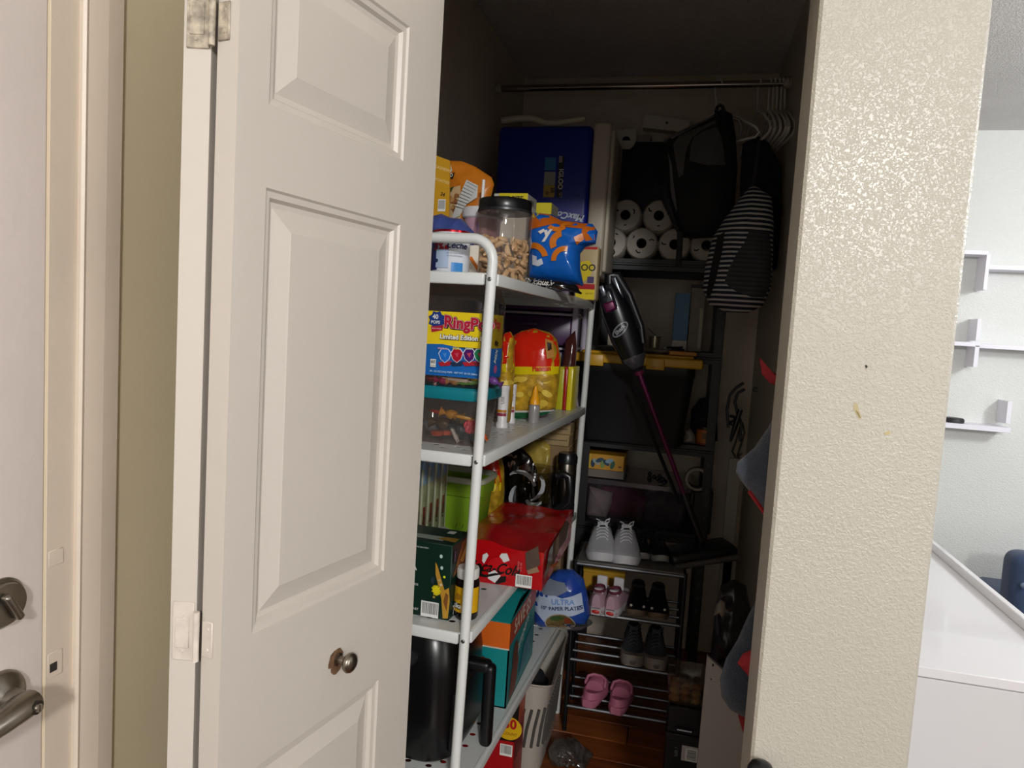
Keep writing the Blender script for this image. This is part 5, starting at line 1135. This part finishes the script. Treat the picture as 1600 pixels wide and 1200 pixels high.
for px_, lb in ((933, 'left pale grey laced sneaker on the shoe rack top'), (974, 'right pale grey laced sneaker on the shoe rack top')):
    P = onz(px_-2, 884, zk); shoe('sneaker', lb, (P.x, KY+.10, zk), R(7 if px_ < 950 else 5), .26, .108, .100, GRYU, GRYS, M('#c2c2c4', .7), .03, group='pale grey sneakers')
for px_, lb in ((1000, 'left black trainer with a white sole behind the grey pair'), (1030, 'right black trainer with a white sole near the vacuum head')):
    P = onz(px_, 868, zk); shoe('trainer', lb, (P.x-.004, KY+.155, zk), R(10), .19, .068, .075, M('#0e0e11', .7), M('#8f8d8c', .5), M('#17171a', .8), .022, group='black trainers')
zk = KZ[1]+.0075
PINK = M('#b08f9c', .5, bump=(120, .2)); WSO = M('#b5b0b4', .5)
def redheel(t, L, W, H):
    G().ball((0, L/2-.020, .012), (W*.72, .05, .026), 12).done('heel_patch', M('#b5231f', .45), t)
    G().box((0, L/2-.034, H*.86), (W*.5, .02, .030), .008, 3).done('heel_tab', M('#c2bfc4', .5), t)
    G().box((0, L*.02, H*1.05), (W*.52, .014, .050), .006, 3).done('tongue', M('#c8c5c8', .6), t)
for px_, rz, lb in ((929, 176, 'left pink and white sneaker with a red heel on the second tier'), (958, 170, 'right pink and white sneaker with a red heel on the second tier')):
    P = onz(px_, 972, zk); shoe('pink_sneaker', lb, (P.x+.002, KY+.075, zk), R(rz), .21, .074, .084, PINK, WSO, None, .028, lining='#5c2030', heel=redheel, group='pink and white sneakers')
def dots(t, L, W, H):
    for sx in (-1, 1): G().ball((sx*W*.28, -L*.395, H*.50), (.010, .007, .010), 10).done('stud', M('#c9c4bb', .35), t)
for px_, lb in ((993, 'left black slip-on shoe with two pale studs on the second tier'), (1026, 'right black slip-on shoe with two pale studs on the second tier')):
    P = onz(px_, 962, zk); shoe('slip_on', lb, (P.x, KY+.10, zk), R(3), .21, .080, .075, M('#0b0b0d', .55), M('#6b5a45', .6), None, .020, heel=dots, group='black studded slip-ons')
P = kpt(-.07, .13, KZ[1]+.0075)
t = thing('yellow_shoe_box', 'yellow box at the back of the second shoe tier', 'box', kpt(-.10, .205, KZ[1]+.0075), KR)
G().box((0, .02, .075), (.16, .04, .15), .002, 1).done('carton', M('#b88a18', .5), t); G().box((0, .018, .10), (.163, .046, .05), .002, 1).done('lid', M('#c2951c', .5), t)
zk = KZ[2]+.0075
for px_, lb in ((985, 'left dark grey shoe with a thick cream sole on the third tier'), (1022, 'right dark grey shoe with a thick cream sole on the third tier')):
    P = onz(px_, 1040, zk); shoe('grey_shoe', lb, (P.x, KY+.095, zk), R(4), .24, .086, .085, M('#3c3d44', .7), M('#8a8078', .5), M('#4a4a50', .8), .040, group='grey shoes with cream soles')
# pink clogs
zk = KZ[3]+.0075
PK = M('#b56a83', .55)
def clog(lb, loc, rot):
    t = thing('clog', lb, 'clog', loc, rot, 'pink clogs'); L, W, H = .175, .080, .070
    ST_ = [(0.0, .30), (.07, .70), (.2, .95), (.35, 1.0), (.55, .88), (.75, .84), (.92, .74), (1.0, .45)]
    g = G(); g.loft([[(W/2*w_*a, -L/2+L*s_, b) for a, b in ((-.9, 0), (-1, .006), (-1.03, .020), (-.96, .027), (.96, .027), (1.03, .020), (1, .006), (.9, 0))] for s_, w_ in ST_]); g.done('sole', PK, t)
    g = G(); rings = []
    for s_, w_, h_ in ((0, .28, .45), (.07, .66, .72), (.2, .93, .92), (.35, .98, 1.0), (.5, .90, 1.0), (.56, .86, .94)):
        rings.append([(W/2*w_*(abs(math.cos(a))**.75)*(1 if math.cos(a) > 0 else -1), -L/2+L*s_, .022+(H*h_-.022)*max(0, math.sin(a))**.75) for a in [math.pi*k/13 for k in range(14)]])
    g.loft(rings, cap=True).done('upper', PK, t)
    g = G(); hp = []
    for k in range(13):
        a = math.pi*k/12; hp.append((W*.46*math.cos(a), L*.10+L*.39*math.sin(a)*.98, .026))
    top = [(x*.98, y-.004, .026+.026*(.55+.45*math.sin(math.pi*k/12))) for k, (x, y, z) in enumerate(hp)]
    g.loft([hp, top, [(x*.90, y-.007, z) for x, y, z in top], [(x*.88, y-.008, .027) for x, y, z in hp]], cap=False, closed=False).done('heel_wall', PK, t)
    st = G().tube([(W*.47, L*.06, .050), (W*.43, -L*.06, H*.98), (W*.2, -L*.13, H*1.06), (-W*.2, -L*.13, H*1.06), (-W*.43, -L*.06, H*.98), (-W*.47, L*.06, .050)], .0055, 8, flat=1.3); st.done('heel_strap', PK, t)
    for sx in (-1, 1): G().ball((sx*W*.465, L*.06, .050), (.008, .012, .012), 10).done('rivet', M('#8f4a63', .5), t)
    for sx, yk in ((-.5, .22), (.5, .22), (0, .30), (-.6, .36), (.6, .36)): G().ball((sx*W*.42, -L/2+L*yk, H*(.90 if sx == 0 else .78)), (.009, .009, .007), 8).done('vent_hole', M('#3c1c28', .8), t)
    G().ball((0, L*.12, .027), (W*.72, L*.62, .006), 14).done('footbed', M('#8d4f66', .7), t)
P = onz(925, 1100, zk); clog('left pink clog on the bottom tier of the shoe rack', (P.x+.004, KY+.075, zk), R(168))
P = onz(966, 1112, zk); clog('right pink clog on the bottom tier of the shoe rack', (P.x+.004, KY+.062, zk), R(172))

# ------------------------------------------------------------------ stick vacuum leaning on the rack
A = at(1096, 846, 2.645); B = at(948, 446, 2.575)
ax = (B-A).normalized(); Lv = (B-A).length
yv = Vector((0, 1, 0)); yv = (yv-ax*yv.dot(ax)).normalized(); xv = yv.cross(ax)
vm = Matrix((xv, yv, ax)).transposed().to_4x4(); vm.translation = A
vac = thing('stick_vacuum', 'black stick vacuum with a magenta wand leaning in front of the rack', 'vacuum', A, 0)
V0 = Matrix.Translation(-A) @ vm
MAG = M('#5e1040', .3, .3); VB = M('#0c0c12', .28, coat=.2); SIL = M('#6e7077', .25, .8)
G().lathe([(.0085, .10), (.0085, Lv*.70), (.010, Lv*.70)], 14, mx=V0).done('wand', MAG, vac)
G().lathe([(.014, Lv*.0), (.016, .05), (.014, .16), (.011, .19), (.001, .19)], 14, mx=V0).done('lower_tube', VB, vac)
G().tube([V0 @ Vector(p) for p in ((-.028, .01, .16), (-.035, .012, .4), (-.03, .012, Lv*.62))], .011, 8, flat=.6).done('hose_channel', M('#101015', .5), vac)
g = G(); rings = []
for z, rx_, ry_, cx in ((.66, .014, .014, 0), (.69, .026, .026, 0), (.715, .036, .036, 0), (.72, .043, .042, .0), (.80, .056, .05, .0), (.90, .056, .052, .002), (.97, .046, .046, .004), (1.0, .036, .038, .006)):
    rings.append([V0 @ Vector((cx+rx_*math.cos(a*.3142), ry_*math.sin(a*.3142), Lv*z)) for a in range(20)])
g.loft(rings); body = g.done('motor_body', VB, vac)
g = G(); g.loft([[V0 @ Vector((rx_*math.cos(a*.3142), rx_*math.sin(a*.3142), Lv*z)) for a in range(20)] for z, rx_ in ((.684, .025), (.716, .0445), (.728, .0455), (.728, .043))]); g.done('silver_collar', SIL, vac)
g = G(); g.lathe([(.001, Lv*.655), (.015, Lv*.655), (.022, Lv*.69), (.001, Lv*.69)], 16, mx=V0); g.done('magenta_neck', M('#5e1536', .3), vac)
g = G(); g.box((-.010, -.040, Lv*.945), (.050, .030, .085), .012, 3, mx=V0); dc = g.done('dust_cup', M('#20202a', .15), vac)
g = G(); g.box((-.012, -.052, Lv*.925), (.040, .014, .034), .006, 3, mx=V0); g.done('magenta_latch', MAG, dc)
g = G(); g.box((-.016, -.052, Lv*.985), (.018, .014, .040), .004, 2, mx=V0); g.done('silver_button', SIL, dc)
hp = [(.004, .0, Lv*.98), (.02, .0, Lv*1.03), (.046, .005, Lv*1.02), (.062, .005, Lv*.94), (.064, .005, Lv*.82), (.05, .0, Lv*.76)]
G().tube([V0 @ Vector(p) for p in hp], [.018, .019, .017, .013, .012, .012], 10).done('handle', M('#17171d', .35), vac)
g = G(); g.box((.034, -.022, Lv*.965), (.022, .02, .11), .007, 3, mx=V0); g.done('silver_trim', SIL, vac)
sv = lambda x, z, off: V0 @ Vector((x, -.0535-off-.002*(1-abs(x)/.05)+(.5*x*x/.05), z))
decal('badge', body, sv, [('p', ell(-.006, Lv*.835, .036, .017, 24, .45), M('#8b8d93', .3)), ('p', ell(-.006, Lv*.835, .031, .0125, 24, .45), M('#1d1f25', .3)), ('t', 'Shark', -.006, Lv*.835, .020, M('#a9abb0', .3), {'rot': .45, 'bold': .03, 'shear': .15})], cut=.01)
hA = at(1052, 884, 2.57); hB = at(1152, 868, 2.66); hd = (hB-hA); hl = hd.length; hd.normalize(); hn = Vector((0, 0, 1)); hy = hn.cross(hd).normalized(); hz_ = hd.cross(hy)
hm = Matrix((hd, hy, hz_)).transposed().to_4x4(); hm.translation = (hA+hB)/2-A
g = G(); g.box((0, .055, .016), (hl+.01, .13, .045), .018, 3, mx=hm); hd_ = g.done('floor_head', M('#101014', .4), vac)
G().tube([hm @ Vector((-hl/2, -.012, -.002)), hm @ Vector((hl/2, -.012, -.002))], .011, 10).done('front_bumper', M('#4a4745', .4), hd_)
G().tube([V0 @ Vector((0, 0, .03)), hm @ Vector((.01, .06, .05)), hm @ Vector((.0, .06, .02))], [.015, .02, .02], 12).done('swivel', VB, vac)

# ------------------------------------------------------------------ bottom right corner
zb1 = .0005
P = at(1066, 1155, 2.25)
t = thing('black_shoe_box', 'black box with a white barcode label on the floor beside the white board', 'box', (P.x+.005, 2.25, zb1), 0)
hb = at(1066, 1148, 2.25).z; bwd = .11
b = G().box((0, .09, hb/2), (bwd, .18, hb), .002, 1).done('carton', M('#0f1014', .45), t); G().box((0, .09, hb-.012), (bwd+.006, .186, .024), .002, 1).done('lid', M('#15161b', .45), t)
fr = Fr(Vector((P.x+.005, 2.25, 0)), 0); decal('printed_label', b, flat_front(0), [('p', rct(.022, fr.xz(1070, 1177)[1], .052, .050), M('#bcb7b6', .5)), ('bar', .027, fr.xz(1070, 1178)[1], .036, .040, 1), ('t', 'SIZE 7', -.020, fr.xz(1070, 1177)[1], .012, M('#8f8f92', .5), {'rot': 1.57})])
t = thing('black_drawer_box', 'black box with a metal handle stacked on the barcode box', 'box', (P.x+.004, 2.252, hb+.001), 0)
h2 = at(1066, 1106, 2.25).z-hb-.002
b = G().box((0, .09, h2/2), (bwd-.004, .178, h2), .002, 1).done('carton', M('#0c0d12', .4), t)
G().tube([(-.025, -.002, h2*.22), (-.022, -.012, h2*.22), (.022, -.012, h2*.22), (.025, -.002, h2*.22)], .0045, 8).done('handle', M('#77777a', .3, .9), t)
t = thing('clear_tub', 'small clear tub of tan and pink bits on the stacked black boxes', 'tub', (P.x+.002, 2.245, hb+h2+.0015), 0)
h3 = at(1066, 1060, 2.25).z-hb-h2-.001
shell([(.105, .10, .001), (.108, .105, .006), (.128, .125, h3)], .02, 4, .07).done('tub_body', clear('#d9cfc2', .15, .12, .12, '#8f7f6a'), t)
rd = random.Random(8); cc = Vector(t.location)
for k in range(12):
    o = G().ball((0, 0, 0), (.036, .03, .024), 10).done('shell_bit', M(['#a98a5e', '#8a5a4a', '#b59a72', '#9a6a3c'][k % 4], .5, bump=(80, .4))); o.location = cc+Vector((-.034+.034*(k % 3)+rd.uniform(-.004, .004), .035+.032*((k//3) % 2), .016+.022*(k//6)+.004*(k % 2)))
    o.rotation_euler = (0, 0, rd.uniform(0, 3)); tag(o, 'tan or pinkish rounded bit inside the small clear tub', 'snack', 'bits in the clear tub')
fr = Fr(at(1110, 1190, 2.06), 0); fr.P.z = 0
o_ = fr.poly([(1105, 1025), (1139, 1056), (1180, 1094)]); zb_ = 0
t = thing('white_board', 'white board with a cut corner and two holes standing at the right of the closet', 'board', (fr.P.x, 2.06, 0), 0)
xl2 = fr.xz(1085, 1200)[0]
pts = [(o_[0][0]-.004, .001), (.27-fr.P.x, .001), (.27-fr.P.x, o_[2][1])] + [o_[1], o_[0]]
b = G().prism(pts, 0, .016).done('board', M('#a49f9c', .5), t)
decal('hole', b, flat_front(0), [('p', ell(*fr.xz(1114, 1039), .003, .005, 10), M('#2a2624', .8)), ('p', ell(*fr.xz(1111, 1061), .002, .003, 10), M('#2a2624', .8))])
t, p, fr = pouch('black_bin_bag', 'full black plastic bag with crumpled pale tips behind the white board', 'bag', [(1106, 1080), (1112, 1000), (1118, 945), (1126, 915), (1146, 905), (1166, 915), (1175, 960), (1176, 1080)], 2.20, M('#101117', .3, bump=(30, .6)), T=.07, wr=.03, seed=50, rot=0, base=.0005)
pouch('crumpled_wrapper', 'crumpled pale grey wrapper poking out of the black bag', 'wrapper', [(1115, 962), (1119, 945), (1126, 937), (1133, 942), (1134, 955), (1129, 966), (1122, 957)], 2.10, M('#6e675c', .5, bump=(90, .6)), T=.015, wr=.01, seed=51, rot=0)
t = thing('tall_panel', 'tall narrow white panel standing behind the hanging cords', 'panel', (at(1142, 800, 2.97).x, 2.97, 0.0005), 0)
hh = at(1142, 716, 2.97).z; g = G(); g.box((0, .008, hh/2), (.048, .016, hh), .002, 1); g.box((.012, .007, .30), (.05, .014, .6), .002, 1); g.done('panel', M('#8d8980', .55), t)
# cords hanging by the back wall
c0 = at(1150, 615, 3.05)
t = thing('cord_bundle', 'bundle of black cords with plugs hanging by the rack post', 'cords', c0, 0)
rd = random.Random(21)
for k, pts in enumerate((((1162, 598), (1150, 606), (1140, 618), (1136, 640), (1138, 668)), ((1164, 608), (1153, 614), (1148, 628), (1152, 645), (1158, 660), (1156, 690)), ((1140, 650), (1150, 652), (1146, 658), (1138, 660), (1144, 664)), ((1160, 660), (1163, 676), (1158, 694), (1152, 712), (1158, 722)), ((1156, 668), (1150, 690), (1144, 705), (1150, 716), (1160, 708)))):
    q3 = []
    for i in range(len(pts)-1):
        for s_ in (0, .34, .67): q3.append(at(pts[i][0]+(pts[i+1][0]-pts[i][0])*s_, pts[i][1]+(pts[i+1][1]-pts[i][1])*s_, 3.05+.01*k)-c0)
    q3.append(at(*pts[-1], 3.05+.01*k)-c0)
    G().tube(q3, .006 if k < 3 else .0045, 7).done('cord', M('#2e2e33' if k < 3 else '#4f4a44', .5), t)
a_ = at(1157, 640, 3.03)-c0; b_ = at(1141, 690, 3.03)-c0
G().tube([a_, (a_+b_)/2, b_], [.010, .011, .005], 10).done('plug', M('#1a1a1e', .4), t); G().ball(a_, (.016, .012, .018), 10).done('tip', M('#8f8c88', .4), t)
G().box((.10, .06, .02), (.06, .02, .02), .004, 1).done('wall_hook', M('#55524c', .5), t)

# ------------------------------------------------------------------ hanging rail, hangers and bags
HY = 2.86; ra = at(800, 135.5, HY); rb = at(1200, 133.5, HY); hzr = (ra.z+rb.z)/2
t = thing('hanging_rail', 'chrome hanging rail across the back of the closet', 'rail', ((XL+XR)/2, HY, hzr), 0)
G().tube([(-(XR-XL)/2+.002, 0, 0), ((XR-XL)/2-.002, 0, 0)], .0125, 16).done('rod', M('#9a928a', .2, 1), t)
for sx in (-1, 1): G().lathe([(.014, 0), (.024, 0), (.024, .006), (.017, .010), (.0165, .030), (.014, .030), (.014, 0)], 20, cap=False, mx=Matrix.Translation((sx*((XR-XL)/2-.001), 0, 0)) @ Matrix.Rotation(R(-90*sx), 4, 'Y')).done('socket', M('#a39a8b', .5), t)
HG = M('#d2d0ca', .45)
def hanger(lb, x, twist=8, drop=.30, tilt_=0, gid=None, label_first=[None]):
    if label_first[0] is None:
        t = thing('hanger', lb, 'hanger', (x, HY, hzr), R(twist), 'white plastic hangers on the rail')
        hook = [(0, .018*math.cos(a)+.0, .018*math.sin(a)) for a in [R(-30)+R(235)*k/10 for k in range(11)]]
        hook = [(0, -.0, -.10), (0, .006, -.06), (0, .0165, -.012)]+[(0, .0175*math.cos(R(-20)+R(200)*k/9), .0175*math.sin(R(-20)+R(200)*k/9)) for k in range(10)]
        G().tube(hook, .0036, 8).done('hook', HG, t)
        G().tube([(0, 0, -.10), (0, -.10, -.14), (0, -.19, -.195), (0, -.205, -.215), (0, -.19, -.228), (0, 0, -.228), (0, .19, -.228), (0, .205, -.215), (0, .19, -.195), (0, .10, -.14)], .0052, 8, closed=True).done('shoulder', HG, t)
        label_first[0] = t; return t
    return copy_thing(label_first[0], (x, HY, hzr), R(twist), lb)
for k, (px_, tw, lb) in enumerate(((1122, 48, 'white hanger carrying the black backpack'), (1186, 10, 'white hanger carrying the striped bag'), (1203, 3, 'first white hanger of the cluster at the right end of the rail'), (1209.5, 4, 'second white hanger of the cluster at the right end of the rail'), (1216, 5, 'third white hanger of the cluster at the right end of the rail'), (1222, 4, 'fourth white hanger of the cluster at the right end of the rail'), (1228, 6, 'last white hanger of the cluster next to the right wall'))):
    hanger(lb, at(px_, 140, HY).x, tw)
# backpack
fr0 = [(1030, 235), (1048, 212), (1075, 200), (1108, 184), (1128, 170), (1144, 178), (1150, 215), (1152, 265), (1148, 320), (1140, 362), (1120, 371), (1085, 373), (1062, 371), (1048, 345), (1036, 318), (1027, 288)]
t, p, fr = pouch('backpack', 'black and grey backpack hanging from the rail', 'backpack', fr0, 2.74, M('#07070b', .8, bump=(300, .3)), T=.075, wr=.008, seed=60, rot=0, part='bag_body', p=3, q=.5, c0=(1090, 373))
BG = M('#4d4b4a', .8, bump=(300, .3))
def pp(pts): return P2(fr, pts)
decal('grey_panel', p.obj, p.front, [('p', pp([(1052, 231), (1062, 217), (1090, 206), (1116, 196), (1118, 201), (1095, 212), (1080, 224), (1073, 240), (1069, 262), (1068, 280), (1061, 284), (1056, 260)]), BG), ('p', pp([(1079, 236), (1084, 222), (1100, 212), (1118, 207), (1126, 222), (1132, 265), (1105, 266), (1077, 259)]), M('#464545', .8, bump=(300, .3)))], cut=.015, base=.003)
decal('piping', p.obj, p.front, [('p', pp([(1036, 221), (1112, 181), (1114, 183), (1038, 224)]), M('#77757a', .5)), ('p', pp([(1048, 219), (1114, 186), (1116, 188), (1050, 222)]), M('#77757a', .5)), ('p', pp([(1044, 244), (1050, 262), (1052, 285), (1058, 330), (1055, 345), (1048, 300), (1047, 268)]), M('#5b5a5f', .6))], cut=.015, base=.003)
G().tube([Vector((fr.xz(x, y)[0], -.05, fr.xz(x, y)[1])) for x, y in ((1120, 190), (1118, 180), (1120, 174), (1124, 171), (1128, 173), (1130, 179), (1130, 190))], .006, 8).done('top_loop', M('#121216', .7), t)
G().tube([Vector((fr.xz(x, y)[0], -.03, fr.xz(x, y)[1])) for x, y in ((1144, 188), (1154, 192), (1158, 204), (1155, 214), (1149, 216))], [.006, .010, .011, .009, .006], 8, flat=.7).done('strap_end', M('#7a7773', .6), t)
G().tube([Vector((fr.xz(x, y)[0], -.06, fr.xz(x, y)[1])) for x, y in ((1063, 366), (1062, 390), (1060, 420))], .011, 8, flat=.3).done('strap', M('#0b0b0e', .7), t)
pk_ = Pillow(pp([(1029, 292), (1042, 286), (1056, 330), (1062, 366), (1050, 352), (1036, 322)]), .03, wr=.004, seed=61); g = pk_.geo(); g.v = [(x, y-.045, z) for x, y, z in g.v]; g.done('side_pocket', M('#17181f', .6), t)
# striped drawstring bag
fr1 = [(1168, 296), (1178, 288), (1206, 308), (1209, 345), (1208, 400), (1205, 450), (1192, 478), (1170, 489), (1136, 488), (1108, 476), (1098, 452), (1102, 415), (1113, 372), (1130, 345), (1150, 318)]
t, p, fr = pouch('striped_bag', 'navy and white striped bag with a grey front pocket hanging at the right', 'bag', fr1, 2.60, stripes('#11162e', '#b0ada8', 19.5, 'Z', 1.2), T=.075, wr=.008, seed=62, rot=0, part='bag_body', p=2.6, q=.5)
decal('grey_pocket', p.obj, p.front, [('p', P2(fr, [(1168, 364), (1200, 366), (1203, 400), (1202, 448), (1192, 466), (1172, 466), (1146, 456), (1130, 444), (1138, 420), (1150, 398), (1160, 384)]), stripes('#2d2f35', '#3c3e44', 21, 'Z', 1.5))], cut=.012, base=.004)
decal('dark_strap', p.obj, p.front, [('p', P2(fr, [(1120, 372), (1131, 366), (1126, 400), (1117, 440), (1108, 468), (1103, 460), (1110, 420)]), M('#0c0d14', .8))], cut=.012, base=.006)
G().tube([Vector((fr.xz(x, y)[0], -.02, fr.xz(x, y)[1])) for x, y in ((1175, 292), (1180, 270), (1184, 240), (1186, 222))], .007, 8).done('drawstring', M('#15161c', .7), t)
# dark jacket hanging behind
pouch('dark_jacket', 'dark navy jacket hanging between the striped bag and the right wall', 'jacket', [(1160, 225), (1184, 212), (1200, 222), (1222, 260), (1222, 330), (1214, 420), (1180, 430), (1160, 380), (1156, 290)], 2.78, M('#0d0f1e', .9, bump=(60, .4)), T=.025, wr=.012, seed=63, rot=0, part='jacket_body')

# ------------------------------------------------------------------ things hung on the inner face of the right jamb
TWL = M('#39404f', .95, bump=(380, 1.0, 5), sheen=.3)
def hung(name, label, cat, pts, Y, T, mt, sd, trim=()):
    t, p, fr = pouch(name, label, cat, pts, Y, mt, T=T, wr=.008, seed=sd, rot=0, part='cloth')
    for tp in trim:
        G().tube([p.front(*fr.xz(*a), .001) for a in tp], .0042, 6).done('red_trim', M('#8f1420', .7), t)
    return t
hung('grey_towel', 'dark grey towel with red edging hanging inside the right jamb', 'towel', [(1215, 640), (1200, 668), (1178, 700), (1152, 722), (1150, 738), (1158, 752), (1168, 764), (1182, 785), (1196, 806), (1230, 830), (1290, 800), (1290, 640)], 1.42, .03, TWL, 70, [((1170, 766), (1183, 784), (1196, 803))])
hung('navy_towel', 'dark navy towel with red corners hanging low inside the right jamb', 'towel', [(1180, 940), (1166, 968), (1152, 1000), (1134, 1030), (1125, 1060), (1127, 1088), (1140, 1108), (1158, 1118), (1200, 1130), (1260, 1110), (1260, 940)], 1.43, .035, M('#222b3b', .95, bump=(380, 1.0, 5), sheen=.2), 71)
hung('red_strap', 'red cloth loop hanging high inside the right jamb', 'cloth', [(1187, 559), (1194, 566), (1202, 578), (1216, 586), (1240, 588), (1240, 606), (1216, 604), (1202, 598), (1190, 584)], 1.43, .012, M('#86101e', .8), 72)
hung('red_cloth', 'small red cloth corner under the navy towel', 'cloth', [(1153, 1117), (1165, 1112), (1185, 1110), (1190, 1150), (1170, 1162), (1160, 1142)], 1.47, .010, M('#7a0f18', .85), 73)
hung('red_cloth', 'small red cloth corner showing above the navy towel bulge', 'cloth', [(1152, 1036), (1160, 1022), (1172, 1016), (1190, 1020), (1190, 1060), (1172, 1060), (1162, 1048)], 1.385, .010, M('#8d1822', .85), 74)
